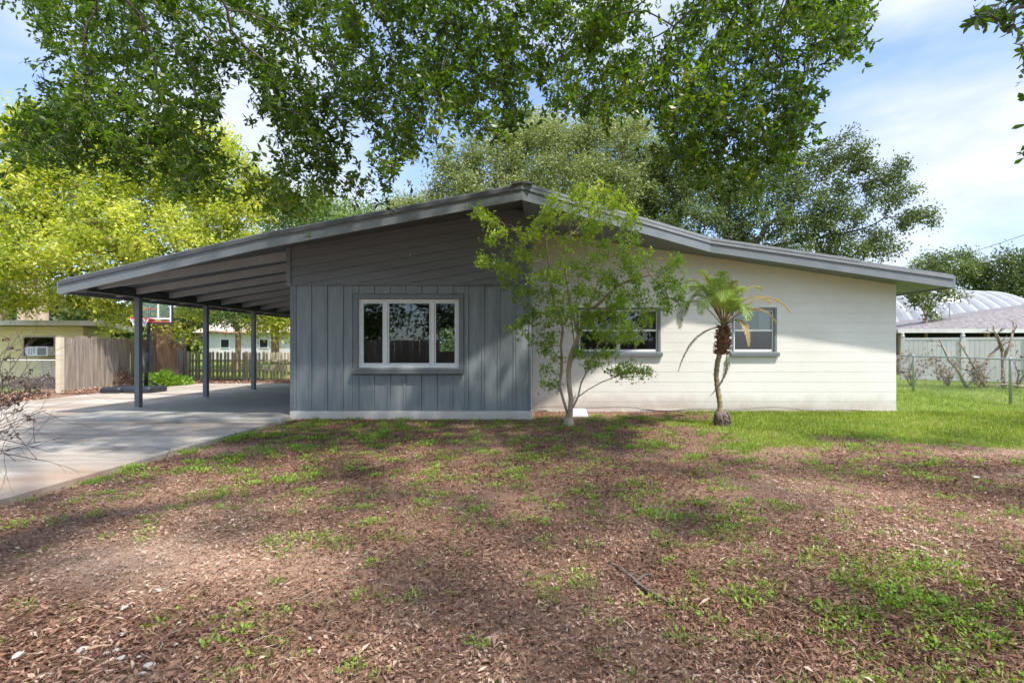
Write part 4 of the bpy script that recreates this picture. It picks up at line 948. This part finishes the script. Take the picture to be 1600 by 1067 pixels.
# hedge of shrubs seen through the back window, and the line of trees far behind
for k, (x, y, r, h) in enumerate(((-9.6,23,1.1,1.5), (-7.6,23.6,1.2,1.9), (-5.6,23.2,1.3,2.2), (-3.6,23.5,1.2,1.8))):
    bush('garden_shrub', ['rounded green shrub farthest left behind the carport', 'green shrub behind the carport next to the picket fence', 'tall green shrub behind the house seen through the glass', 'green shrub behind the middle of the house'][k], x, y, r, h, 1500, M['l_far'], .15, .07, 70+k, 'shrubs behind the house')
rng = np.random.default_rng(88)   # far woods, one mass
x = rng.uniform(-170, 170, 60000); y = 85+rng.random(60000)*18; top = 4+4.5*fbm(x*.09+5, y*0+2, 4)*1.4+1.6*fbm(x*.5, y*.3, 3)
zc = rng.random(60000)**.8*top
V = leaf_quads(np.stack([x,y,zc],1), rdir(60000, rng), rdir(60000, rng), .9+.7*rng.random(60000), .6+.5*rng.random(60000))
tag(link('far_woods', quadmesh('far_woods', V, np.clip(.45+.15*rng.normal(size=60000)+(fbm(x*.1, zc*.4, 3)-.5), 0, 1)), M['l_dark']), 'distant dark belt of trees all round the horizon', 'woods', kind='stuff')

# ------------------------------------------------------------------ fences
def board_fence(name, label, A, B, h, w, gap, th, mat, posts, seed, zvar=.05, dog=False, rail=True, group=None, side=1, fade=None):
    A, B = Vector(A), Vector(B); d = (B-A); L = d.length; d.normalize(); nrm = Vector((-d.y, d.x, 0))*side
    t = thing(name, label, 'fence', tuple(A), group); rg = random.Random(seed); mb = MB(); s = 0
    while s < L:
        ww = w*rg.uniform(.88,1.08); hh = h+rg.uniform(-zvar, zvar); c0 = A+d*(s+ww/2); ln = rg.gauss(0,.008); off = nrm*rg.gauss(0,.006)
        if fade and rg.random() < fade: s += ww+gap; continue
        tp = [(-.5,hh-ww*.5), (-.22,hh), (.22,hh), (.5,hh-ww*.5)] if dog else [(-.5,hh-.01*rg.random()), (.5,hh-.015*rg.random())]
        prof = [(-.5,.02), (.5,.02)]+[(a,b) for a, b in reversed(tp)]
        vs = []
        for q in (-th/2, th/2):
            for a, b in prof: vs.append(c0+d*(a*ww+ln*b)+nrm*q+off+Vector((0,0,b)))
        n = len(prof); mb.add(vs, [tuple(range(n)), tuple(range(2*n-1, n-1, -1))]+[(i, n+i, n+(i+1) % n, (i+1) % n) for i in range(n)])
        s += ww+gap*rg.uniform(.4,1.6)
    mb.build('boards', M[mat], t)
    for z in (.35, h-.35):
        MB().beam(A+nrm*(-th-.02)+Vector((0,0,z)), B+nrm*(-th-.02)+Vector((0,0,z)), .04, .085).build('rail', M[mat], t)
    q = 0
    while q <= L+.01:
        c0 = A+d*q-nrm*(th+.09); MB().box(c0.x-.045, c0.x+.045, c0.y-.045, c0.y+.045, -.05, h+.02).build('post', M[mat], t); q += posts
    return t
board_fence('wooden_fence', 'tall weathered gray board fence along the left side of the driveway', (-13.85,14.75,0), (-14.45,20.6,0), 1.62, .135, .013, .018, 'oldwood', 2.4, 3, side=-1)
e_ = MB().box(-13.93,-13.80,14.60,14.73,-.05,1.60).build('fence_post', M['vinyl'].copy() if False else pm('pale_post', (.55,.47,.33), (.66,.58,.44), 3, .8, .5), org=(-13.86,14.66,0)); tag(e_, 'pale square wooden post ending the tall gray board fence', 'post')
board_fence('picket_fence', 'low greenish wooden picket fence across the far end of the driveway', (-14.4,20.75,0), (-3.4,20.75,0), 1.10, .095, .055, .018, 'picket', 2.4, 8, zvar=.025, dog=True, side=1)

def chain_fence(name, label, A, B, h, posts, pitch, wire, group=None):
    A, B = Vector(A), Vector(B); d = (B-A); L = d.length; d.normalize(); t = thing(name, label, 'fence', tuple(A), group)
    q = 0; k = 0
    for q in posts:
        c0 = A+d*q; MB().tube([c0+Vector((0,0,-.05)), c0+Vector((0,0,h-.01)), c0+Vector((0,0,h+.03))], [.032,.032,.02], 10).build('post', M['steel'], t, smooth=True)
    MB().tube([A+Vector((0,0,h)), B+Vector((0,0,h))], .019, 8).build('top_rail', M['steel'], t, smooth=True)
    mb = MB(); u = -h; off = Vector((-d.y, d.x, 0))*-.03
    while u < L:
        for sg in (1, -1):
            a0, a1 = (u, u+h-.06); z0, z1 = (.04, h-.02) if sg > 0 else (h-.02, .04)
            if a0 < 0: z0 += (z1-z0)*(0-a0)/(a1-a0); a0 = 0
            if a1 > L: z1 = z0+(z1-z0)*(L-a0)/(a1-a0); a1 = L
            if a1-a0 > .02: mb.tube([A+d*a0+off*(1+.05*sg)+Vector((0,0,z0)), A+d*a1+off*(1+.05*sg)+Vector((0,0,z1))], wire, 3, cap=False)
        u += pitch
    mb.build('wire_mesh', M['steel'], t); return t
chain_fence('chain_link_fence', 'galvanised chain link fence on the grass right of the house', (10.62,8.9,0), (11.05,18.6,0), 1.05, (.0,2.9,6.2,9.3), .085, .0022)
chain_fence('chain_link_fence', 'low chain link fence in front of the yellow house', (-22,14.9,0), (-13.95,14.9,0), .93, (.2,2.9,5.75), .09, .0026)

# vinyl fence
t = thing('vinyl_fence', 'white vinyl panel fence with capped posts beside the shingle roofed house', 'fence', (14.1,20.0,0))
A, B = Vector((14.15,20.1,0)), Vector((18.6,17.8,0)); d = (B-A).normalized(); L = (B-A).length; nr_ = Vector((-d.y, d.x, 0))
for i in range(3):
    a, b = A+d*(i*1.87), A+d*(i*1.87+1.75); mb = MB(); q = 0
    while q < 1.74:
        c0 = a+d*(q+.072)+Vector((0,0,.84)); mb.obox(c0, d*.0705, nr_*.012, Vector((0,0,.78))); q += .146
    mb.beam(a+Vector((0,0,1.62)), b+Vector((0,0,1.62)), .045, .09); mb.beam(a+Vector((0,0,.09)), b+Vector((0,0,.09)), .045, .12)
    mb.build('panel', M['vinyl'], t, bevel=.004)
for i in range(4):
    c0 = A+d*(i*1.87-.06); p_ = MB().obox(c0+Vector((0,0,.85)), d*.06, nr_*.06, Vector((0,0,.87))).build('post', M['vinyl'], t, bevel=.005)
    mb = MB(); mb.tube([c0+Vector((0,0,z)) for z in (1.72,1.74,1.77,1.79)], [.08,.08,.05,.045], 10); mb.tube([c0+Vector((0,0,z)) for z in (1.785,1.80,1.83,1.86,1.875)], [.03,.055,.062,.045,.01], 12)
    mb.build('cap', M['vinyl'], p_, smooth=True)

# shingle-roofed neighbour on the right: hip roof, dark open porch below
t = thing('neighbour_house', 'low house with gray shingle hip roof behind the white vinyl fence', 'house', (22,27,0))
ex0, ex1, ey0, ey1, ez = 16.3, 38, 23.6, 30.4, 2.12
def rz(x, y): return ez
mb = MB(); rx = 28.7; ryc = 27.0; rzt = 4.0
mb.add([(ex0,ey0,ez), (ex1,ey0,ez), (ex1,ey1,ez), (ex0,ey1,ez), (rx,ryc,rzt), (ex1,ryc,rzt)], [(0,1,5,4), (4,5,2,3), (0,4,3), (1,2,5), (0,3,2,1)])
mb.build('roof', M['shingle'], t)
MB().box(ex0-.02,ex1,ey0-.05,ey0-.004,ez-.17,ez+.01).build('fascia', M['vinyl'], t); MB().box(ex0-.05,ex0-.002,ey0-.003,ey1,ez-.17,ez+.01).build('fascia', M['vinyl'], t)
MB().box(ex0+.02,ex1-.1,ey0+.02,ey1-.1,ez-.10,ez-.012).build('soffit', M['soff'], t)
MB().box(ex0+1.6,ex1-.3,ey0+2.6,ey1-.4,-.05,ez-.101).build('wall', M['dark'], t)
for x in (ex0+.35, ex0+4.4, ex0+8.6, ex0+14): MB().box(x-.08,x+.08,ey0+.25,ey0+.41,-.05,ez-.102).build('porch_post', M['bark'], t)
# satellite dish on its roof
t = thing('satellite_dish', 'white oval satellite dish on a pole above the shingle roof', 'satellite dish', tuple(at(1486,492,25.5)))
c0 = at(1484,470,25.5); mb = MB(); n = 24; vs = []
ax = Vector((-.25,-.55,.8)).normalized(); u_ = Vector((1,0,.0)); u_ = (u_-ax*u_.dot(ax)).normalized(); v_ = ax.cross(u_)
for j, rr_ in enumerate((.0,.35,.7,1.0)):
    for k in range(n):
        a = 2*PI*k/n; vs.append(c0+u_*math.cos(a)*.50*rr_+v_*math.sin(a)*.40*rr_+ax*(.11*rr_*rr_))
fs = [((j*n+k), (j*n+(k+1) % n), ((j+1)*n+(k+1) % n), ((j+1)*n+k)) for j in range(3) for k in range(n)]
mb.add(vs, fs); o = mb.build('dish', M['white'], t, smooth=True); so_ = o.modifiers.new('thick', 'SOLIDIFY'); so_.thickness = .02
mb = MB().tube([c0-ax*.03, c0-ax*.1+Vector((0,0,-.2)), at(1484,492,25.5)-Vector((0,0,.15))], .028, 8); mb.tube([c0-ax*.05-Vector((0,0,.15)), at(1466,494,25.3)-Vector((0,0,.12))], .02, 6); mb.build('mast', M['white'], t, smooth=True)
MB().tube([c0-v_*.38, c0-v_*.25+ax*.42], .014, 6).tube([c0-v_*.25+ax*.40, c0-v_*.22+ax*.50], .035, 8).build('feed_arm', M['steel'], t)

# arched metal building: barrel of ribbed panels, axis turned
AC = (30.85,45,0)
t = thing('arched_building', 'white ribbed metal building with rounded barrel roof behind the shingle roof', 'building', AC)
def arch(c0, ax_, half, length, hz, ribs):
    ax_ = Vector(ax_).normalized(); sd = Vector((-ax_.y, ax_.x, 0)); mb = MB(); n = 28; segs = ribs*8; vs = []
    for i in range(segs+1):
        s = length*(i/segs-.5); ph = (i % 8)/8; b = .0 if ph > .45 else .22*math.sin(PI*ph/.45)
        for k in range(n+1):
            a = PI*k/n; vs.append(Vector(c0)+ax_*s+sd*math.cos(a)*(half+b)+Vector((0,0,math.sin(a)*(hz+b))))
    for i in range(segs):
        b_ = len(mb.v); mb.add(vs[i*(n+1):(i+2)*(n+1)], [(k, k+1, n+1+k+1, n+1+k) for k in range(n)], 1 if i % 8 < 3 else 0)
    return mb
AX = (21.7,6,0)
a_ = arch(AC, AX, 6.3, 22.5, 6.2, 15); a_.build('shell', [M['metalroof'], M['metalrib']], t)
for s in (-1, 1):
    ax_ = Vector(AX).normalized(); sd = Vector((-ax_.y, ax_.x, 0)); c0 = Vector(AC)+ax_*11.2*s
    vs = [c0+sd*math.cos(PI*k/28)*6.25+Vector((0,0,math.sin(PI*k/28)*6.15)) for k in range(29)]; MB().add(vs, [tuple(range(29))]).build('end_wall', M['metalroof'], t)

# ------------------------------------------------------------------ yellow neighbour house on the left
t = thing('neighbour_house', 'yellow stucco house with flat white-edged roof beyond the chain link fence', 'house', (-22,20,0))
YY = 18.0; hx1 = -16.2; wz = 2.02
wx0, wx1, wz0, wz1 = (38-CX)*YY/F, (85-CX)*YY/F, EYE+(HY-556)*YY/F, EYE+(HY-527)*YY/F
mb = MB()
for x0, x1, z0, z1 in ((-30,wx0,-.05,wz), (wx1,hx1,-.05,wz), (wx0,wx1,-.05,wz0), (wx0,wx1,wz1,wz)): mb.box(x0, x1, YY, YY+.2, z0, z1)
mb.hexa([(hx1-.2,YY+.201,-.05), (hx1,YY+.201,-.05), (-22,26,-.05), (-22.2,26,-.05), (hx1-.2,YY+.201,wz), (hx1,YY+.201,wz), (-22,26,wz), (-22.2,26,wz)]); w_ = mb.build('wall', M['yellow'], t)
mb = MB().hexa([(-31,YY-.55,wz+.10), (-14.95,YY-.55,wz+.02), (-21.5,27,wz+.02), (-31,27,wz+.10), (-31,YY-.55,wz+.30), (-14.95,YY-.55,wz+.19), (-21.5,27,wz+.3), (-31,27,wz+.42)])
mb.build('roof', pm('flat_roof_white', (.50,.46,.40), (.66,.62,.56), 2, .8, .3), t, bevel=.01)
MB().hexa([(-30.9,YY,wz+.001),(hx1-.01,YY,wz+.001),(-22.1,25.9,wz+.001),(-30.9,25.9,wz+.001),(-30.9,YY,wz+.018),(hx1-.01,YY,wz+.018),(-22.1,25.9,wz+.018),(-30.9,25.9,wz+.018)]).build('soffit', M['soff'], t)
mb = MB(); mb.box(wx0-.05,wx1+.05,YY-.02,YY+.05,wz1,wz1+.05); mb.box(wx0-.05,wx1+.05,YY-.03,YY+.05,wz0-.05,wz0); mb.box(wx0-.05,wx0,YY-.02,YY+.05,wz0,wz1); mb.box(wx1,wx1+.05,YY-.02,YY+.05,wz0,wz1)
wn = mb.build('window', M['soff'], t); mb = MB()
for k in range(5): z = wz1-.03-k*.075; mb.hexa([(wx0,YY+.04,z-.06), (wx1,YY+.04,z-.06), (wx1,YY+.045,z-.06), (wx0,YY+.045,z-.06), (wx0,YY+.0,z-.0), (wx1,YY+.0,z-.0), (wx1,YY+.006,z), (wx0,YY+.006,z)])
mb.build('louvre', M['glass'], wn); MB().box(wx0,wx1,YY+.12,YY+.14,wz0,wz1).build('backing', M['dark'], wn)
MB().box(wx0+.01,wx0+.26,YY+.015,YY+.03,wz0+.01,wz0+.33).build('filler_panel', M['white'], wn)
ac = thing('air_conditioner', 'white window air conditioner sticking out of the yellow house window', 'air conditioner', tuple(at(60,556,17.9)))
ax0, ax1 = (49-CX)*17.7/F, (81-CX)*17.7/F; az0, az1 = EYE+(HY-556)*17.7/F, EYE+(HY-541.5)*17.7/F
MB().box(ax0,ax1,17.55,18.12,az0,az1).build('casing', M['white'], ac, bevel=.012)
mb = MB()
for k in range(9): mb.box(ax0+.36,ax1-.05,17.535,17.549,az0+.04+k*.028,az0+.054+k*.028)
mb.build('grille', M['black'], ac); MB().box(ax0+.05,ax0+.09,17.538,17.549,az0+.05,az1-.05).box(ax0+.14,ax0+.18,17.538,17.549,az0+.05,az1-.05).box(ax0+.22,ax0+.28,17.538,17.549,az0+.08,az1-.03).build('vent', M['steel'], ac)
la = thing('ladder', 'thin metal ladder leaning on the yellow wall below the window', 'ladder', tuple(at(73,605,17)))
l0, l1, r0, r1 = at(69,603,16.9), at(66,563,17.8), at(83,600,16.9), at(79,562,17.8); l0.z = r0.z = 0
MB().tube([l0,l1], .02, 6).build('rail', M['steel'], la); MB().tube([r0,r1], .02, 6).build('rail', M['steel'], la)
for f in (.15,.38,.61,.84): MB().tube([l0.lerp(l1,f), r0.lerp(r1,f)], .014, 6).build('rung', M['steel'], la)
for k, (px, lab) in enumerate(((35,'dark scrubby plant left of the ladder under the yellow wall'), (60,'dark round plant at the foot of the ladder'), (88,'dark leafy plant between ladder and pale fence post'))):
    b_ = at(px,604,16.2); bush('dark_shrub', lab, b_.x, 16.2, .32, .34, 260, M['l_dead'], .1, .05, 200+k, 'dark plants along the yellow wall')
# white houses far beyond the picket fence
t = thing('far_house', 'pale distant house with light roof glimpsed beyond the picket fence', 'house', (-23,46,0))
mb = MB().box(-30,-19.5,45,53,-.05,2.5); mb.build('wall', M['vinyl'], t)
mb = MB().add([(-30.6,44.4,2.5), (-19,44.4,2.5), (-19,53.6,2.5), (-30.6,53.6,2.5), (-30.6,49,3.9), (-19,49,3.9)], [(0,1,5,4), (3,4,5,2), (0,4,3), (1,2,5), (0,3,2,1)]); mb.build('roof', M['soff'], t)
for x in (-28,-24.6,-21.6):
    f_ = MB().box(x-.4,x+.4,44.93,44.995,1.15,1.95).build('window', M['white'], t); MB().box(x-.34,x+.34,44.91,44.928,1.21,1.89).build('pane', M['dark'], f_)

# ------------------------------------------------------------------ basketball stand
bb = at(204,611,14.75); t = thing('basketball_hoop', 'portable basketball hoop with clear backboard and black base on the driveway', 'basketball hoop', (bb.x,bb.y,.03))
bx0, bx1 = (164-CX)*14.6/F, (243-CX)*14.6/F
mb = MB(); yb0, yb1 = 14.35,15.15
prof = [(0,.0),(0,.10),(.05,.15),(1,.15)]
def rbox(mb, x0, x1, y0, y1, z0, z1, r, bulge=.03):
    rings = []
    for z, ins in ((z0,.02), (z0+.03,0), (z1-.05,0), (z1-.015,.03), (z1,.09)):
        ring = []
        for cx_, cy_, a0 in ((x1-r,y1-r,0), (x0+r,y1-r,PI/2), (x0+r,y0+r,PI), (x1-r,y0+r,1.5*PI)):
            for k in range(6): a = a0+PI/2*k/5; ring.append((cx_+(r-ins)*math.cos(a), cy_+(r-ins)*math.sin(a), z))
        rings.append(ring)
    n = 24; vs = [v for r_ in rings for v in r_]; fs = [(i*n+k, i*n+(k+1) % n, (i+1)*n+(k+1) % n, (i+1)*n+k) for i in range(4) for k in range(n)]+[tuple(range(n-1,-1,-1)), tuple(4*n+k for k in range(n))]
    mb.add(vs, fs)
rbox(mb, bx0, bx0+.62, yb0, yb1, .025, .19, .12); rbox(mb, bx0+.66, bx1, yb0+.02, yb1-.02, .025, .20, .12); rbox(mb, bx0+.5, bx0+.8, yb0+.1, yb1-.1, .03, .17, .08)
mb.build('base', M['black'], t, smooth=False, bevel=.006)
p0, p1 = at(228,604,14.9), at(234,478,14.55); p0.z = .12
po = MB().tube([p0, p0.lerp(p1,.45)], .05, 12).tube([p0.lerp(p1,.44), p1], .042, 12).build('pole', M['black'], t, smooth=True)
MB().tube([p0.lerp(p1,.12)+Vector((0,0,0)), p0+Vector((-.3,.12,.06))], .018, 6).tube([p0.lerp(p1,.12), p0+Vector((.3,.12,.06))], .018, 6).build('strut', M['black'], t)
bY = 14.2; X0, X1 = (211-CX)*bY/F, (268-CX)*bY/F; Z0 = EYE+(HY-503.5)*bY/F; Z1 = Z0+.70
MB().box(X0,X1,bY,bY+.012,Z0,Z1).build('backboard', M['acryl'], t)
mb = MB(); e = .035
mb.box(X0-.01,X1+.01,bY-.014,bY+.026,Z0-.04,Z0); mb.box(X0-.01,X1+.01,bY-.014,bY+.026,Z1,Z1+.04); mb.box(X0-.04,X0-.001,bY-.014,bY+.026,Z0,Z1); mb.box(X1+.001,X1+.04,bY-.014,bY+.026,Z0,Z1)
mb.build('board_frame', M['black'], t)
xm = (233.5-CX)*bY/F; xa, xb = xm-.27, xm+.27; mb = MB(); yq = bY-.004
mb.box(X0,X0+.045,yq,bY-.001,Z0,Z1); mb.box(X1-.045,X1,yq,bY-.001,Z0,Z1); mb.box(X0+.046,X1-.046,yq,bY-.001,Z0+.08,Z0+.12); mb.box(X0+.046,X1-.046,yq,bY-.001,Z1-.04,Z1)
mb.box(xa,xa+.045,yq-.002,bY-.001,Z0+.121,Z0+.56); mb.box(xb-.045,xb,yq-.002,bY-.001,Z0+.121,Z0+.56); mb.build('board_markings', M['white'], t)
MB().box(X0+.046,X1-.046,yq-.003,bY-.001,Z0,Z0+.03).box(xa+.046,xb-.046,yq-.003,bY-.001,Z0+.36,Z0+.38).build('red_stripe', M['red'], t)
rc = Vector((xm-.02, bY-.33, Z0+.09)); ring = [rc+Vector((.225*math.cos(2*PI*k/28), .225*math.sin(2*PI*k/28), 0)) for k in range(29)]
MB().tube(ring, .012, 8, cap=False).box(rc.x-.14,rc.x+.14,bY-.11,bY-.0045,rc.z-.012,rc.z+.012).box(rc.x-.12,rc.x+.12,bY-.02,bY-.0048,rc.z-.10,rc.z-.013).build('rim', M['red'], t, smooth=False)
mb = MB()
for k in range(14):
    for sg in (1,-1):
        pts = []
        for j in range(6):
            f = j/5; a = 2*PI*k/14+sg*f*.9; r = .222-.10*f**.7; pts.append(rc+Vector((r*math.cos(a), r*math.sin(a), -.22*f)))
        mb.tube(pts, .006, 4)
mb.build('net', M['white'], t)
mb = MB().tube([Vector((xm-.2,bY+.03,Z0+.15)), p0.lerp(p1,.86)], .016, 6).tube([Vector((xm+.2,bY+.03,Z0+.15)), p0.lerp(p1,.86)], .016, 6).tube([Vector((xm-.2,bY+.03,Z0+.5)), p0.lerp(p1,.97)], .016, 6).tube([Vector((xm+.2,bY+.03,Z0+.5)), p0.lerp(p1,.97)], .016, 6)
mb.build('bracket', M['black'], t)

# ------------------------------------------------------------------ pruned and dead shrubs on the right
def bare_shrub(name, label, base, stems, r0, seed, leaves=0, lm='l_dead', group=None, leafL=.1, cat='dead shrub', mat='deadwood'):
    rng = np.random.default_rng(seed); t = thing(name, label, cat, tuple(base), group); mb = MB(); tips = []
    def grow(p, d, r, L_, lvl):
        pts = [Vector(p)]; n = 4
        for k in range(n): d = (d+Vector(rng.normal(size=3)*.13)).normalized(); pts.append(pts[-1]+d*L_/n)
        mb.tube(pts, [r*(1-.45*k/n) for k in range(n+1)], 6); tips.extend(pts[2:])
        if lvl > 0:
            for k in range(rng.integers(2,4)):
                q = pts[rng.integers(2,n+1)]; dd = (d+Vector(rng.normal(size=3)*.55)+Vector((0,0,.15))).normalized(); grow(q, dd, r*.55, L_*.55, lvl-1)
    for s in stems:
        pts = [Vector(q) for q in s]; n = len(pts); mb.tube(pts, [r0*(1-.55*i/(n-1)) for i in range(n)], 8)
        for i in range(1, n):
            d = (pts[i]-pts[i-1]).normalized()
            for _ in range(2): grow(pts[i].lerp(pts[i-1], rng.random()*.6), (d+Vector(rng.normal(size=3)*.7)).normalized(), r0*.35, .35*rng.uniform(.4,1.1), 1)
    mb.build('branches', M[mat], t, smooth=True)
    if leaves:
        T = np.array([tuple(q) for q in tips]); c = T[rng.integers(0, len(T), leaves)]+rng.normal(size=(leaves,3))*.05
        V = leaf_quads(c, rdir(leaves, rng), rdir(leaves, rng), leafL*(.6+.8*rng.random(leaves)), leafL*.5*(.6+.8*rng.random(leaves)))
        link('dead_leaves', quadmesh('dead_leaves', V, rng.random(leaves)), M[lm], t)
g_ = 'pruned bare shrubs before the white fence'
Ys = 16.5
bare_shrub('pruned_shrub', 'leafless pruned shrub with forked stems nearest the fence middle', gnd(1518,600), [[at(1510,606,Ys), at(1498,580,Ys), at(1482,562,Ys), at(1468,530,Ys)], [at(1540,606,Ys), at(1520,570,Ys), at(1500,535,Ys)], [at(1520,585,Ys),at(1545,560,Ys),at(1565,535,Ys)]], .05, 1, group=g_)
bare_shrub('pruned_shrub', 'tallest leafless shrub with upright forked stems near the right edge', gnd(1566,604), [[at(1568,606,Ys), at(1567,575,Ys), at(1566,550,Ys), at(1553,515,Ys)], [at(1567,560,Ys), at(1578,540,Ys), at(1584,512,Ys)], [at(1566,548,Ys), at(1560,528,Ys-.2), at(1556,520,Ys-.3)]], .055, 2, group=g_)
bare_shrub('pruned_shrub', 'low sprawling bare shrub cut off by the right edge', gnd(1598,606), [[at(1588,606,16), at(1592,585,16), at(1585,565,16)], [at(1592,600,16), at(1604,580,16), at(1600,560,16)], [at(1600,604,16),at(1575,600,16),at(1545,603,16)]], .04, 3, group=g_, leaves=60)
def rosette(label, px, py, Y, r, seed):
    b_ = at(px, py, Y); b_.z = 0
    st = []; rg = random.Random(seed)
    for k in range(7): a = rg.uniform(0, 2*PI); st.append([b_, b_+Vector((math.cos(a)*r*.5, math.sin(a)*r*.5, .35*r/.4)), b_+Vector((math.cos(a)*r, math.sin(a)*r, .75*r/.4*rg.uniform(.7,1.1)))])
    bare_shrub('withered_plant', label, b_, st, .015, seed, leaves=150, group='withered brown plants by the wire fence', leafL=.13)
rosette('withered brown plant clump close to the house corner', 1424, 598, 17, .5, 11)
rosette('round withered brown plant in front of the white fence', 1481, 602, 17, .42, 12)
rosette('small withered plant at the foot of the forked bare shrub', 1530, 600, 16.4, .3, 13)
# pole-like dark post of the shed left of the vinyl fence
# near bare shrub at the left edge
Yn = 3.1
st = []; rg = random.Random(9)
for k, (tx, ty) in enumerate(((60,700),(72,640),(70,585),(40,545),(20,520),(58,610),(30,660),(64,690),(8,600),(25,720),(-10,560),(48,565),(35,640),(70,720))):
    Y_ = Yn+rg.uniform(-.3,.4); m1 = at(-60+rg.uniform(-20,20), 740-(770-ty)*.3, Y_); m2 = at(tx*.35-20, ty*.55+700*.45+rg.uniform(-20,20), Y_)
    st.append([at(-120,820,Yn+.1), m1, m2, at(tx, ty, Y_)])
b_ = at(-120,820,Yn+.1); st = [[Vector((b_.x,b_.y,-.02))]+s for s in st]
bare_shrub('bare_shrub', 'nearly leafless twiggy shrub with dark curled leaves at the left edge', (b_.x,b_.y,0), st, .0045, 5, leaves=0, mat='twig')
rng = np.random.default_rng(3); sh_o = [o for o in bpy.data.objects if o.name.startswith('bare_shrub')][0]
cl_ = []
for (px, py, s, n) in ((20,618,26,70), (45,605,16,30), (5,590,18,34), (10,632,20,40), (60,612,12,18), (72,588,6,8), (15,562,8,10), (22,545,5,8), (8,533,5,8), (48,582,5,5), (43,652,5,9), (28,642,7,9), (25,680,5,8), (8,672,5,6), (46,658,4,6), (12,705,3,4)):
    Yc = Yn+rng.uniform(-.25,.35); c0 = np.array(at(px, py, Yc)); cl_.append(c0+rng.normal(size=(n,3))*np.array([s,s,s*.4])*Yn/F*.5)
c = np.vstack(cl_); n = len(c)
link('curled_leaves', quadmesh('curled_leaves', leaf_quads(c, rdir(n, rng), rdir(n, rng), .018+.014*rng.random(n), .009+.007*rng.random(n), fold=.5), rng.random(n)), M['l_dead'], sh_o)
# power line over the right background
a, b = at(1350,425,60), at(1700,330,40); pts = [a.lerp(b, k/20)-Vector((0,0,math.sin(PI*k/20)*.9)) for k in range(21)]
tag(MB().tube(pts, .022, 5).build('power_line', M['black'], org=a), 'thin dark overhead wire slanting across the sky at the right', 'power line')

# across the street, seen only as reflections: pale fence and hedge
board_fence('street_fence', 'pale board fence on the far side of the street', (-16,-13,0), (12,-13,0), 1.7, .14, .008, .02, 'oldwood', 2.4, 77, side=-1)
simple_tree('street_tree', 'broad green tree across the street', 0, 0, -18, [(-7,-18,6,5,3,4.4), (2,-19,6.5,5.5,3,4.6), (9,-18,5.5,4,3,4), (-14,-18,5.5,5,3,4.4), (-2,-19,10,6,3,3)], 420, .7, .8, M['l_dark'], M['oakbark'], .4, 90, .6, .32, .18, 91, x=0, rdraw=.04)
rd = MB().box(-200,200,-11.5,-8.1,-.1,.012); tag(rd.build('street', pm('asphalt', (.045,.045,.047), (.07,.07,.07), 3, .9, .6)), kind='structure')

# ------------------------------------------------------------------ light, sky, camera
w = bpy.data.worlds.new('World'); S.world = w; w.use_nodes = True; nt = w.node_tree; nt.nodes.clear()
SUN = Vector((1,-1,2.3)).normalized()
el = math.asin(SUN.z); az = math.atan2(SUN.x, SUN.y)
sky = N(nt, 'ShaderNodeTexSky', sky_type='NISHITA', sun_disc=False, sun_elevation=el, sun_rotation=az, air_density=1.0, dust_density=.6, ozone_density=1.2)
tc = N(nt, 'ShaderNodeTexCoord'); mp = N(nt, 'ShaderNodeMapping'); mp.inputs['Scale'].default_value = (1,1,2.6); mp.inputs['Location'].default_value = (2.35,.6,1.2); nt.links.new(tc.outputs['Generated'], mp.inputs['Vector'])
a1 = noise(nt, mp.outputs[0], 1.7, 9, .5, .25); a2 = noise(nt, mp.outputs[0], 6.5, 8, .6, .2)
cm = ramp(nt, a1, [(.40,(.10,.10,.10)), (.52,(.48,.48,.48)), (.66,(.95,.95,.95))])
cc = ramp(nt, a2, [(.3,(3.0,3.35,4.0)), (.7,(4.2,4.3,4.5))])
dp = N(nt, 'ShaderNodeVectorMath', operation='DOT_PRODUCT'); nt.links.new(tc.outputs['Generated'], dp.inputs[0]); dp.inputs[1].default_value = tuple(SUN)
mrs = N(nt, 'ShaderNodeMapRange'); nt.links.new(dp.outputs['Value'], mrs.inputs[0]); mrs.inputs[1].default_value = .35; mrs.inputs[2].default_value = 1; mrs.inputs[3].default_value = .64; mrs.inputs[4].default_value = 2.6
hv = N(nt, 'ShaderNodeVectorMath', operation='SCALE'); nt.links.new(cc, hv.inputs[0]); nt.links.new(mrs.outputs[0], hv.inputs['Scale']); cc = hv.outputs[0]
skt = mixc(nt, 1.0, sky.outputs[0], (.50,.60,.74), 'MULTIPLY')
skc = mixc(nt, cm, skt, cc)
bg = N(nt, 'ShaderNodeBackground', Strength=.125); nt.links.new(skc, bg.inputs[0])
wo = N(nt, 'ShaderNodeOutputWorld'); nt.links.new(bg.outputs[0], wo.inputs[0])
sl_ = bpy.data.lights.new('sun', 'SUN'); sl_.energy = 2.0; sl_.angle = math.radians(2.0); sl_.color = (1,.955,.88)
so = bpy.data.objects.new('sun', sl_); COL.objects.link(so); so.rotation_euler = SUN.to_track_quat('Z', 'Y').to_euler(); so.location = (8,-15,18)
cam = bpy.data.cameras.new('camera'); cam.sensor_width = 36; cam.lens = 18; cam.shift_x = -50/1600; cam.shift_y = 6.5/1600; cam.clip_end = 2000; cam.clip_start = .05
co = bpy.data.objects.new('camera', cam); COL.objects.link(co); co.location = (0,0,EYE); co.rotation_euler = (PI/2,0,0); S.camera = co
S.view_settings.view_transform = 'Standard'; S.view_settings.look = 'None'; S.view_settings.exposure = 1.75; S.view_settings.gamma = 1
S.cycles.max_bounces = 8; S.cycles.transparent_max_bounces = 12; S.cycles.use_denoising = True
